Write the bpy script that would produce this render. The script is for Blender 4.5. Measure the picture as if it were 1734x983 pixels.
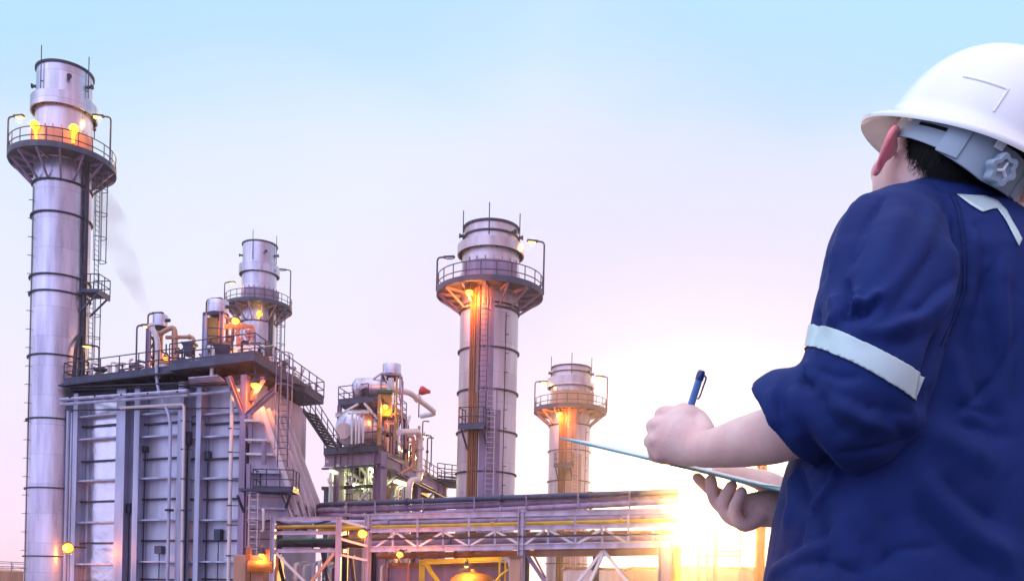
import bpy, bmesh, math, random
import numpy as np
from mathutils import Vector, Matrix, noise as mnoise
from mathutils.bvhtree import BVHTree

random.seed(7)
SC = bpy.context.scene
COL = SC.collection
for o in list(bpy.data.objects):
    bpy.data.objects.remove(o, do_unlink=True)
R = math.radians

# ------------------------------------------------------------------ camera
FPX, CU, CV, ROLL = 1600.0, 867.0, 1010.0, R(1.3)
CAMZ = 1.04
cam_d = bpy.data.cameras.new('camera')
cam = bpy.data.objects.new('camera', cam_d)
COL.objects.link(cam)
cam_d.sensor_width = 36
cam_d.lens = 36 * FPX / 1734
cam_d.shift_y = (CV - 491.5) / 1734
cam_d.clip_start = 0.05
cam_d.clip_end = 6000
cam.matrix_world = Matrix.Translation((0, 0, CAMZ)) @ Matrix.Rotation(R(90), 4, 'X') @ Matrix.Rotation(ROLL, 4, 'Z')
SC.camera = cam

# ------------------------------------------------------------------ sky, sun, exposure
SUN_AZ, SUN_EL = R(10.9), R(4.3)          # azimuth to the right of +Y
sun_dir = Vector((math.sin(SUN_AZ) * math.cos(SUN_EL), math.cos(SUN_AZ) * math.cos(SUN_EL), math.sin(SUN_EL)))
W = bpy.data.worlds.new('World')
SC.world = W
W.use_nodes = True
nt = W.node_tree
nt.nodes.clear()
def N(t, **k):
    n = nt.nodes.new(t)
    for a, b in k.items():
        setattr(n, a, b)
    return n
def LK(a, b): nt.links.new(a, b)
out = N('ShaderNodeOutputWorld')
sky = N('ShaderNodeTexSky', sky_type='NISHITA')
sky.sun_disc = False
sky.sun_elevation = SUN_EL
sky.sun_rotation = SUN_AZ
sky.air_density = 1.0
sky.dust_density = 0.3
bg1 = N('ShaderNodeBackground')
bg1.inputs['Strength'].default_value = 0.03
LK(sky.outputs[0], bg1.inputs['Color'])
tc = N('ShaderNodeTexCoord')
sep = N('ShaderNodeSeparateXYZ')
LK(tc.outputs['Generated'], sep.inputs[0])
ramp = N('ShaderNodeValToRGB')
cr = ramp.color_ramp
cr.interpolation = 'CARDINAL'
stops = [(0.0, (0.72, 0.50, 0.74)), (0.10, (0.73, 0.565, 0.80)), (0.22, (0.73, 0.63, 0.82)), (0.33, (0.69, 0.67, 0.83)),
         (0.43, (0.61, 0.68, 0.83)), (0.53, (0.40, 0.63, 0.81)), (0.72, (0.60, 0.80, 1.10)), (1.0, (1.5, 1.56, 1.72))]  # zenith stop raised to throw more light on upward surfaces
cr.elements[0].position, cr.elements[0].color = stops[0][0], (*stops[0][1], 1)
cr.elements[1].position, cr.elements[1].color = stops[-1][0], (*stops[-1][1], 1)
for p, c in stops[1:-1]:
    e = cr.elements.new(p); e.color = (*c, 1)
# soft cloud veil that shifts the bands up and down
ns = N('ShaderNodeTexNoise'); ns.inputs['Scale'].default_value = 2.3; ns.inputs['Detail'].default_value = 3; ns.inputs['Roughness'].default_value = 0.45
mp = N('ShaderNodeMapping'); mp.inputs['Scale'].default_value = (1, 1, 2.2); mp.inputs['Location'].default_value = (0.35, 0.1, 0.2)
LK(tc.outputs['Generated'], mp.inputs[0]); LK(mp.outputs[0], ns.inputs['Vector'])
def math_(op, a, b=None, c=None):
    n = N('ShaderNodeMath', operation=op)
    for i, v in enumerate((a, b, c)):
        if v is None: continue
        if isinstance(v, (int, float)): n.inputs[i].default_value = v
        else: LK(v, n.inputs[i])
    return n.outputs[0]
sh = math_('MULTIPLY_ADD', math_('SUBTRACT', ns.outputs['Fac'], 0.5), 0.24, sep.outputs['Z'])
# the pink veil stands highest near the middle of the view, lower to the sides
ax = math_('ABSOLUTE', math_('ADD', sep.outputs['X'], -0.02))
sh2 = math_('MULTIPLY_ADD', ax, 0.22, math_('SUBTRACT', sh, 0.05))
LK(sh2, ramp.inputs[0])
# warm air round the low sun
vm = N('ShaderNodeVectorMath', operation='DOT_PRODUCT')
LK(tc.outputs['Generated'], vm.inputs[0]); vm.inputs[1].default_value = sun_dir
dp = math_('MAXIMUM', vm.outputs['Value'], 0.0)
g1 = math_('MULTIPLY', math_('POWER', dp, 1500.0), 2.0)
g2 = math_('MULTIPLY', math_('POWER', dp, 60.0), 0.06)
gs = math_('ADD', g1, g2)
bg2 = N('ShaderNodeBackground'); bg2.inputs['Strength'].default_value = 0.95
mxb = N('ShaderNodeMix', data_type='RGBA')
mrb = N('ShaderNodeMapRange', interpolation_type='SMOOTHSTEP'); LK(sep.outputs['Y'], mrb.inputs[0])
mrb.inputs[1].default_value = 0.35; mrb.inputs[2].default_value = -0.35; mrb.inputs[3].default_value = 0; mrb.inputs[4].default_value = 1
# the sky close to the sun is a clearer blue: the warm air in front of it makes it pink and white
mrs = N('ShaderNodeMapRange', interpolation_type='SMOOTHSTEP'); LK(vm.outputs['Value'], mrs.inputs[0])
mrs.inputs[1].default_value = math.cos(R(28)); mrs.inputs[2].default_value = math.cos(R(7)); mrs.inputs[3].default_value = 0; mrs.inputs[4].default_value = 0.85
mxs = N('ShaderNodeMix', data_type='RGBA'); LK(mrs.outputs[0], mxs.inputs[0]); LK(ramp.outputs[0], mxs.inputs[6]); mxs.inputs[7].default_value = (0.56, 0.54, 0.80, 1)
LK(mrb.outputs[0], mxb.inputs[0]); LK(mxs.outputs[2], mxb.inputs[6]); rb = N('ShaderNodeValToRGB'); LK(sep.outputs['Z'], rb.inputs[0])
rb.color_ramp.elements[0].position = 0.0; rb.color_ramp.elements[0].color = (0.70, 0.66, 1.06, 1)  # sky behind the camera, brightened on purpose to light the near sides
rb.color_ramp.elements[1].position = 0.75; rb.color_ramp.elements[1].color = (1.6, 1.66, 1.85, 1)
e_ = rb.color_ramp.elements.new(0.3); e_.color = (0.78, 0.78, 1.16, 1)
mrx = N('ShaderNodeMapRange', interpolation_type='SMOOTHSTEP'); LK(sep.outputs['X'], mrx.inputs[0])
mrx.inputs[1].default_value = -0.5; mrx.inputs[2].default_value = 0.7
tint = N('ShaderNodeMix', data_type='RGBA'); LK(mrx.outputs[0], tint.inputs[0]); tint.inputs[6].default_value = (1.12, 1.2, 1.34, 1); tint.inputs[7].default_value = (0.56, 0.38, 0.40, 1)  # brighter left, dimmer right, added to shape the light from behind the camera
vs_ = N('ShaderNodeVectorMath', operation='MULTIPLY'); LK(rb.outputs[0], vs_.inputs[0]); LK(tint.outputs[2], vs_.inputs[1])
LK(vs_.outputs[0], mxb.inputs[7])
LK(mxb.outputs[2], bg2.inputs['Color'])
bg3 = N('ShaderNodeBackground'); bg3.inputs['Color'].default_value = (1.0, 0.66, 0.25, 1)
LK(gs, bg3.inputs['Strength'])
ad1, ad2 = N('ShaderNodeAddShader'), N('ShaderNodeAddShader')
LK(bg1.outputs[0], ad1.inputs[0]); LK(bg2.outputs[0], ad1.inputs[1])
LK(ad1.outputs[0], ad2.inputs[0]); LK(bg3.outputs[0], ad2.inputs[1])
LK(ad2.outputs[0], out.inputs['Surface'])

sun_l = bpy.data.lights.new('sun', 'SUN')
sun_l.energy = 2.7
sun_l.angle = R(0.5)
sun_l.color = (1.0, 0.54, 0.15)
sun = bpy.data.objects.new('sun', sun_l)
COL.objects.link(sun)
sun.rotation_euler = (-sun_dir).to_track_quat('-Z', 'Y').to_euler()
sun.location = (20, 90, 60)

SC.view_settings.view_transform = 'Standard'
SC.view_settings.look = 'None'
SC.view_settings.exposure = 0.32
SC.view_settings.gamma = 1.0
SC.render.engine = 'CYCLES'
SC.cycles.use_denoising = True
SC.cycles.max_bounces = 6
SC.cycles.diffuse_bounces = 3
SC.cycles.glossy_bounces = 3
SC.cycles.volume_bounces = 0
SC.cycles.sample_clamp_indirect = 4.0

HAZE_DENSITY, HAZE_G = 0.0008, 0.957

# ------------------------------------------------------------------ pixel <-> world helpers (photo pixels, depth along +Y)
cR, sR = math.cos(ROLL), math.sin(ROLL)
def ray(u, v):
    a, b = (u - CU) / FPX, (CV - v) / FPX
    return Vector((a * cR - b * sR, 1.0, a * sR + b * cR))
CAM = Vector((0, 0, CAMZ))
def P(u, v, d): return CAM + ray(u, v) * d
def onz(u, v, z):
    r = ray(u, v); return CAM + r * ((z - CAMZ) / r.z)
def onplane(u, v, p0, n):
    r = ray(u, v); return CAM + r * ((p0 - CAM).dot(n) / r.dot(n))
def pix(p):
    q = p - CAM; x, z = q.x / q.y, q.z / q.y
    return CU + FPX * (x * cR + z * sR), CV - FPX * (-x * sR + z * cR)

# ------------------------------------------------------------------ materials
def new_mat(name):
    m = bpy.data.materials.new(name); m.use_nodes = True
    return m, m.node_tree, m.node_tree.nodes['Principled BSDF']
def mat(name, col, rough=0.5, metal=0.0, var=0.12, scale=1.5, streak=0.0, bump=0.0, bscale=8.0, col2=None, coat=0.0, spec=0.5):
    m, t, b = new_mat(name)
    b.inputs['Roughness'].default_value = rough
    b.inputs['Metallic'].default_value = metal
    b.inputs['Coat Weight'].default_value = coat
    b.inputs['Specular IOR Level'].default_value = spec
    tc = t.nodes.new('ShaderNodeTexCoord')
    mp = t.nodes.new('ShaderNodeMapping')
    s = 0.12 if streak else 1.0
    mp.inputs['Scale'].default_value = (1, 1, s)
    t.links.new(tc.outputs['Object'], mp.inputs[0])
    nz = t.nodes.new('ShaderNodeTexNoise'); nz.inputs['Scale'].default_value = scale; nz.inputs['Detail'].default_value = 5
    t.links.new(mp.outputs[0], nz.inputs['Vector'])
    rp = t.nodes.new('ShaderNodeValToRGB')
    c2 = col2 or tuple(c * (1 - 2.2 * var) for c in col)
    rp.color_ramp.elements[0].position = 0.3; rp.color_ramp.elements[0].color = (*c2, 1)
    rp.color_ramp.elements[1].position = 0.68; rp.color_ramp.elements[1].color = (*[min(1, c * (1 + var)) for c in col], 1)
    t.links.new(nz.outputs['Fac'], rp.inputs[0]); t.links.new(rp.outputs[0], b.inputs['Base Color'])
    mr = t.nodes.new('ShaderNodeMapRange'); mr.inputs[3].default_value = max(0.05, rough - 0.1); mr.inputs[4].default_value = min(1, rough + 0.12)
    t.links.new(nz.outputs['Fac'], mr.inputs[0]); t.links.new(mr.outputs[0], b.inputs['Roughness'])
    if bump:
        n2 = t.nodes.new('ShaderNodeTexNoise'); n2.inputs['Scale'].default_value = bscale; n2.inputs['Detail'].default_value = 4
        t.links.new(tc.outputs['Object'], n2.inputs['Vector'])
        bp = t.nodes.new('ShaderNodeBump'); bp.inputs['Strength'].default_value = bump; bp.inputs['Distance'].default_value = 0.05
        t.links.new(n2.outputs['Fac'], bp.inputs['Height']); t.links.new(bp.outputs[0], b.inputs['Normal'])
    return m
def emit(name, col, s):
    m, t, b = new_mat(name)
    b.inputs['Base Color'].default_value = (*col, 1)
    b.inputs['Emission Color'].default_value = (*col, 1)
    b.inputs['Emission Strength'].default_value = s
    return m
M = {}
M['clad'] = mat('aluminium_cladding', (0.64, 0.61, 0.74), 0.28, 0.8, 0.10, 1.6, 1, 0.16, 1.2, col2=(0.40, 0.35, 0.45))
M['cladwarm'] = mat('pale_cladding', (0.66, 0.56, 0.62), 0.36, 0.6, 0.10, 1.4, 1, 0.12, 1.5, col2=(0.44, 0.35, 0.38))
def seams(m, pitch=1.95, width=.012, dark=.55):
    t = m.node_tree; b = t.nodes['Principled BSDF']; src = b.inputs['Base Color'].links[0].from_socket
    tc = t.nodes.new('ShaderNodeTexCoord'); sx = t.nodes.new('ShaderNodeSeparateXYZ'); t.links.new(tc.outputs['Object'], sx.inputs[0])
    def mm(op, a, b_=None):
        n = t.nodes.new('ShaderNodeMath'); n.operation = op
        for i, v in enumerate((a, b_)):
            if v is None: continue
            if isinstance(v, (int, float)): n.inputs[i].default_value = v
            else: t.links.new(v, n.inputs[i])
        return n.outputs[0]
    fr = mm('FRACT', mm('MULTIPLY', sx.outputs['Z'], 1 / pitch)); h_ = mm('LESS_THAN', fr, width)
    an = mm('ARCTAN2', sx.outputs['Y'], sx.outputs['X']); row = mm('FLOOR', mm('MULTIPLY', sx.outputs['Z'], 1 / pitch))
    v_ = mm('LESS_THAN', mm('FRACT', mm('ADD', mm('MULTIPLY', an, 6 / 6.2832), mm('MULTIPLY', row, .37))), .006)
    ln = mm('MAXIMUM', h_, v_)
    mx = t.nodes.new('ShaderNodeMix'); mx.data_type = 'RGBA'; t.links.new(mm('MULTIPLY', ln, dark), mx.inputs[0]); t.links.new(src, mx.inputs[6]); mx.inputs[7].default_value = (.16, .14, .2, 1)
    # each sheet a slightly different tone
    wn = t.nodes.new('ShaderNodeTexWhiteNoise'); wn.noise_dimensions = '2D'; cv = t.nodes.new('ShaderNodeCombineXYZ'); t.links.new(row, cv.inputs[0]); t.links.new(mm('FLOOR', mm('ADD', mm('MULTIPLY', an, 6 / 6.2832), mm('MULTIPLY', row, .37))), cv.inputs[1]); t.links.new(cv.outputs[0], wn.inputs['Vector'])
    hv = t.nodes.new('ShaderNodeHueSaturation'); t.links.new(mm('ADD', mm('MULTIPLY', wn.outputs['Value'], .16), .92), hv.inputs['Value']); t.links.new(mx.outputs[2], hv.inputs['Color']); t.links.new(hv.outputs[0], b.inputs['Base Color'])
seams(M['clad']); seams(M['cladwarm'])
M['crinkle'] = mat('crinkled_foil', (0.72, 0.70, 0.78), 0.22, 0.9, 0.08, 1.0, 0, 0.9, 1.1)
M['wall'] = mat('blue_grey_panel', (0.53, 0.54, 0.70), 0.42, 0.35, 0.10, 1.3, 1, 0.10, 2, col2=(0.36, 0.33, 0.42))
M['steel'] = mat('blue_grey_steel', (0.40, 0.42, 0.60), 0.45, 0.25, 0.14, 2.0, 1)
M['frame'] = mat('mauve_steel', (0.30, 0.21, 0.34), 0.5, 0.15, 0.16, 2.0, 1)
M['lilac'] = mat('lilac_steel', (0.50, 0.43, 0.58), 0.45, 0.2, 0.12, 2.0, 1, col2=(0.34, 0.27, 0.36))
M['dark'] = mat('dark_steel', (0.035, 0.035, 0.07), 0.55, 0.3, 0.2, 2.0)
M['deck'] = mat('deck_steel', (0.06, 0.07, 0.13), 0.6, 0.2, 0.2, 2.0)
M['rail'] = mat('railing_paint', (0.045, 0.04, 0.09), 0.5, 0.2, 0.1, 3.0)
M['pale'] = mat('pale_pipe', (0.66, 0.58, 0.62), 0.4, 0.2, 0.08, 2.0, 1)
M['white'] = mat('white_paint', (0.72, 0.70, 0.76), 0.45, 0.0, 0.06, 2.0, 1)
M['rust'] = mat('red_lead_steel', (0.30, 0.12, 0.07), 0.6, 0.1, 0.2, 2.0, 1)
M['orange'] = mat('orange_paint', (0.62, 0.20, 0.03), 0.5, 0.0, 0.15, 1.5)
M['yellow'] = mat('yellow_paint', (0.72, 0.42, 0.02), 0.45, 0.0, 0.12, 1.5)
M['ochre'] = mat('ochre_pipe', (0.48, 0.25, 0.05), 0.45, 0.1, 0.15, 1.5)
M['salmon'] = mat('salmon_paint_lamplit', (0.55, 0.28, 0.20), 0.55, 0.0, 0.12, 1.0, 1)  # real paint on some parts; on stack panels it carries orange lamplight
M['red'] = mat('red_fabric', (0.60, 0.02, 0.02), 0.6, 0, 0.1, 4)
M['green'] = mat('green_paint', (0.01, 0.10, 0.06), 0.5, 0, 0.1, 4)
M['ground'] = mat('gravel_ground', (0.16, 0.14, 0.14), 0.9, 0, 0.25, 0.8, 0, 0.5, 6)
M['concrete'] = mat('concrete', (0.32, 0.30, 0.30), 0.85, 0, 0.12, 0.7, 0, 0.2, 4)
M['sodium'] = emit('sodium_lamp', (1.0, 0.36, 0.05), 2.2)
M['warm'] = emit('warm_lamp', (1.0, 0.55, 0.12), 2.5)
M['amber'] = emit('amber_lamp', (1.0, 0.60, 0.02), 3)
M['tube'] = emit('fluorescent_tube', (0.85, 1.0, 0.55), 5)

# ------------------------------------------------------------------ mesh builder and object helpers
ORIG = {}
class MB:
    def __init__(s): s.v, s.f = [], []
    def add(s, vs, fs):
        n = len(s.v); s.v += [Vector(v) for v in vs]; s.f += [tuple(i + n for i in f) for f in fs]; return s
    def hexa(s, p):      # 8 points: bottom 4 ccw, top 4 ccw
        return s.add(p, [(0, 3, 2, 1), (4, 5, 6, 7), (0, 1, 5, 4), (1, 2, 6, 5), (2, 3, 7, 6), (3, 0, 4, 7)])
    def box(s, c, sx, sy, sz, ax=None, ay=None, az=None):
        c = Vector(c); ax = Vector(ax or (1, 0, 0)); ay = Vector(ay or (0, 1, 0)); az = Vector(az or (0, 0, 1))
        return s.hexa([c + ax * i * sx / 2 + ay * j * sy / 2 + az * k * sz / 2 for k in (-1, 1) for i, j in ((-1, -1), (1, -1), (1, 1), (-1, 1))])
    def bar(s, p, q, w, h=None, up=(0, 0, 1)):
        p, q = Vector(p), Vector(q); h = h or w; d = (q - p); L = d.length
        if L < 1e-6: return s
        d /= L; up = Vector(up)
        if abs(d.dot(up)) > 0.98: up = Vector((0, 1, 0))
        x = d.cross(up).normalized(); y = x.cross(d)
        return s.hexa([p + x * a * w / 2 + y * b * h / 2 for a, b in ((-1, -1), (1, -1), (1, 1), (-1, 1))] +
                      [q + x * a * w / 2 + y * b * h / 2 for a, b in ((-1, -1), (1, -1), (1, 1), (-1, 1))])
    def ibeam(s, p, q, w, h, t=None, up=(0, 0, 1)):
        p, q = Vector(p), Vector(q); d = (q - p).normalized(); up = Vector(up)
        if abs(d.dot(up)) > 0.98: up = Vector((0, 1, 0))
        x = d.cross(up).normalized(); y = x.cross(d); t = t or max(0.02, h * 0.09)
        s.bar(p + y * (h / 2 - t / 2), q + y * (h / 2 - t / 2), w, t, y)
        s.bar(p - y * (h / 2 - t / 2), q - y * (h / 2 - t / 2), w, t, y)
        return s.bar(p, q, t, h - 2 * t - 0.002, y)
    def cyl(s, p, q, r, r2=None, n=14, caps=True):
        p, q = Vector(p), Vector(q); r2 = r if r2 is None else r2
        d = (q - p).normalized(); up = Vector((0, 0, 1)) if abs(d.z) < 0.95 else Vector((0, 1, 0))
        x = d.cross(up).normalized(); y = x.cross(d); vs = []
        for c, rr in ((p, r), (q, r2)):
            vs += [c + (x * math.cos(2 * math.pi * i / n) + y * math.sin(2 * math.pi * i / n)) * rr for i in range(n)]
        fs = [(i, (i + 1) % n, n + (i + 1) % n, n + i) for i in range(n)]
        if caps: fs += [tuple(range(n - 1, -1, -1)), tuple(range(n, 2 * n))]
        return s.add(vs, fs)
    def tube(s, pts, r, n=10, closed=False, fillet=0.0):
        pts = [Vector(p) for p in pts]
        if fillet: pts = round_path(pts, fillet)
        m = len(pts); vs = []; up = None
        for i, p in enumerate(pts):
            a = pts[i - 1] if (i > 0 or closed) else p; b = pts[(i + 1) % m] if (i < m - 1 or closed) else p
            d = (b - a).normalized()
            if up is None: up = Vector((0, 0, 1)) if abs(d.z) < 0.9 else Vector((0, 1, 0))
            x = d.cross(up).normalized(); up = x.cross(d).normalized()
            vs += [p + (x * math.cos(2 * math.pi * k / n) + up * math.sin(2 * math.pi * k / n)) * r for k in range(n)]
        fs = []
        for i in range(m if closed else m - 1):
            j = (i + 1) % m
            fs += [(i * n + k, i * n + (k + 1) % n, j * n + (k + 1) % n, j * n + k) for k in range(n)]
        if not closed: fs += [tuple(range(n - 1, -1, -1)), tuple((m - 1) * n + k for k in range(n))]
        return s.add(vs, fs)
    def lathe(s, c, prof, n=48, closed=False, axis=None, xaxis=None):
        c = Vector(c); az = Vector(axis or (0, 0, 1)).normalized()
        axx = Vector(xaxis) if xaxis else (Vector((1, 0, 0)) if abs(az.x) < 0.9 else Vector((0, 1, 0)))
        axx = (axx - az * axx.dot(az)).normalized(); ay = az.cross(axx)
        vs, fs = [], []; k = len(prof)
        for i in range(n):
            t = 2 * math.pi * i / n; e = axx * math.cos(t) + ay * math.sin(t)
            vs += [c + e * r + az * z for r, z in prof]
        for i in range(n):
            j = (i + 1) % n
            for a in range(k if closed else k - 1):
                b = (a + 1) % k
                fs.append((i * k + a, j * k + a, j * k + b, i * k + b))
        return s.add(vs, fs)
    def prism(s, poly, ext):
        poly = [Vector(p) for p in poly]; ext = Vector(ext); n = len(poly)
        return s.add(poly + [p + ext for p in poly], [tuple(range(n - 1, -1, -1)), tuple(range(n, 2 * n))] + [(i, (i + 1) % n, n + (i + 1) % n, n + i) for i in range(n)])
    def sphere(s, c, r, n=14, sc=(1, 1, 1)):
        c = Vector(c); prof = [(r * math.sin(math.pi * i / n) + 1e-4, -r * math.cos(math.pi * i / n)) for i in range(n + 1)]
        q = MB().lathe((0, 0, 0), prof, n * 2)
        return s.add([c + Vector((v.x * sc[0], v.y * sc[1], v.z * sc[2])) for v in q.v], q.f)
    def build(s, name, m, parent=None, origin=None, smooth=True, angle=35, bevel=0.0):
        og = ORIG[parent.name] if parent is not None else Vector(origin or (0, 0, 0))
        me = bpy.data.meshes.new(name)
        me.from_pydata([tuple(v - og) for v in s.v], [], s.f)
        bm = bmesh.new(); bm.from_mesh(me); bmesh.ops.recalc_face_normals(bm, faces=bm.faces); bm.to_mesh(me); bm.free()
        if smooth:
            me.shade_smooth(); me.set_sharp_from_angle(angle=R(angle))
        me.materials.append(M[m] if isinstance(m, str) else m)
        o = bpy.data.objects.new(name, me); COL.objects.link(o)
        if parent is not None: o.parent = parent
        else: o.location = og
        ORIG[o.name] = og
        if bevel:
            b = o.modifiers.new('bevel', 'BEVEL'); b.width = bevel; b.segments = 2; b.limit_method = 'ANGLE'
        return o
def round_path(pts, rad, k=5):
    outp = [pts[0]]
    for i in range(1, len(pts) - 1):
        a, b, c = pts[i - 1], pts[i], pts[i + 1]
        r1 = min(rad, (a - b).length * 0.45); r2 = min(rad, (c - b).length * 0.45)
        p, q = b + (a - b).normalized() * r1, b + (c - b).normalized() * r2
        for t in range(k + 1):
            t /= k; outp.append(p * (1 - t) ** 2 + b * 2 * t * (1 - t) + q * t * t)
    outp.append(pts[-1]); return outp
def thing(name, label, cat, loc, group=None):
    o = bpy.data.objects.new(name, None); COL.objects.link(o); o.empty_display_size = 0.2
    o.location = loc; ORIG[o.name] = Vector(loc)
    return tag(o, label, cat, group)
def tag(o, label=None, cat=None, group=None, kind=None):
    if label: o['label'] = label
    if cat: o['category'] = cat
    if group: o['group'] = group
    if kind: o['kind'] = kind
    return o
def light(parent, pos, power, col=(1.0, 0.42, 0.08), radius=0.15):
    l = bpy.data.lights.new('bulb_light', 'POINT'); l.energy = power; l.color = col; l.shadow_soft_size = radius
    o = bpy.data.objects.new('bulb_light', l); COL.objects.link(o); o.parent = parent
    o.location = Vector(pos) - ORIG[parent.name]
    return o
def railing(mb, pts, h=1.1, r=0.034, step=1.5, mids=(0.5,), closed=False, toe=True):
    pts = [Vector(p) for p in pts]; Z = Vector((0, 0, 1))
    segs = list(zip(pts, pts[1:] + ([pts[0]] if closed else []))) if closed else list(zip(pts, pts[1:]))
    for a, b in segs:
        for hh in (h,) + tuple(h * m for m in mids): mb.cyl(a + Z * hh, b + Z * hh, r, n=6, caps=True)
        if toe: mb.bar(a + Z * 0.08, b + Z * 0.08, 0.02, 0.15)
        n = max(1, round((b - a).length / step))
        for i in range(n + 1):
            if i == n and (b - segs[-1][1]).length > 1e-6: continue
            p = a.lerp(b, i / n); mb.cyl(p, p + Z * h, r * 1.05, n=6)
    return mb
def ladder(mb, base, top, side, w=0.5, rung=0.33, r=0.03):
    base, top, side = Vector(base), Vector(top), Vector(side).normalized()
    for s in (-1, 1): mb.cyl(base + side * s * w / 2, top + side * s * w / 2, r, n=6)
    n = int((top - base).length / rung)
    for i in range(1, n):
        p = base.lerp(top, i / n); mb.cyl(p - side * w / 2, p + side * w / 2, r * 0.7, n=5)
    return mb
def cage(mb, base, top, side, outw, rad=0.4, step=1.5, r=0.022, bars=5):
    base, top, side, outw = Vector(base), Vector(top), Vector(side).normalized(), Vector(outw).normalized()
    n = max(2, int((top - base).length / step)); arcs = []
    for i in range(n + 1):
        p = base.lerp(top, i / n)
        arc = [p + side * rad * math.cos(t) + outw * rad * 1.6 * math.sin(t) for t in [math.pi * k / 8 for k in range(9)]]
        mb.tube(arc, r * 1.2, 5); arcs.append(arc)
    for k in range(bars):
        j = round(k * 8 / (bars - 1)); mb.cyl(arcs[0][j], arcs[-1][j], r, n=5)
    return mb
# ------------------------------------------------------------------ ground
g = MB(); g.add([(-220, -60, 0), (220, -60, 0), (220, 280, 0), (-220, 280, 0)], [(0, 1, 2, 3)])
tag(g.build('ground', 'ground', smooth=False), kind='structure')
g = MB(); g.box((-8, 66, 0.02), 110, 80, 0.04)
tag(g.build('concrete_yard', 'concrete', smooth=False), kind='structure')

# ------------------------------------------------------------------ lamp posts (used on stacks and decks)
def lamp_post_parts(parent, base, h, arm, lit='warm', power=40, as_name='lamp_post', mm='rail'):
    base = Vector(base); arm = Vector(arm); top = base + Vector((0, 0, h))
    b = MB(); b.tube([base, top, top + arm], 0.06, 8, fillet=0.25)
    post = b.build(as_name, mm, parent)
    d = arm.normalized(); c = top + arm
    hb = MB(); hb.bar(c - d * 0.12, c + d * 0.62, 0.28, 0.13); hb.bar(c - d * 0.05, c + d * 0.5, 0.2, 0.1, (0, 0, 1))
    head = hb.build('lamp_head', mm, post, bevel=0.02)
    lb = MB(); lb.bar(c + d * 0.05 - Vector((0, 0, 0.10)), c + d * 0.55 - Vector((0, 0, 0.10)), 0.24, 0.07)
    lb.build('lamp_lens', M[lit] if lit else M['white'], head.parent, bevel=0.02)
    if lit and power: light(post, c + d * 0.3 - Vector((0, 0, 0.32)), power, (1.0, 0.58, 0.16))
    return post
def flood_parts(parent, pos, face, power, lit='sodium', r=0.26, col=(1.0, 0.25, 0.025)):
    """a round sodium flood lamp: hood, bracket and glowing bulb"""
    pos, face = Vector(pos), Vector(face).normalized()
    h = MB(); h.lathe(pos, [(0.06, -0.34), (r * 0.6, -0.30), (r * 1.12, 0.0), (r * 1.2, 0.02), (r * 1.2, -0.02), (r * 0.66, -0.33), (0.06, -0.37)], 20, axis=face)
    hood = h.build('lamp_hood', 'dark', parent)
    b = MB().sphere(pos - face * 0.02, r, 10, (1, 1, 0.9)); bulb = b.build('lamp_bulb', lit, parent)
    if power: light(parent, pos + face * (r + 0.12), power, col, 0.2)
    return hood

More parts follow.
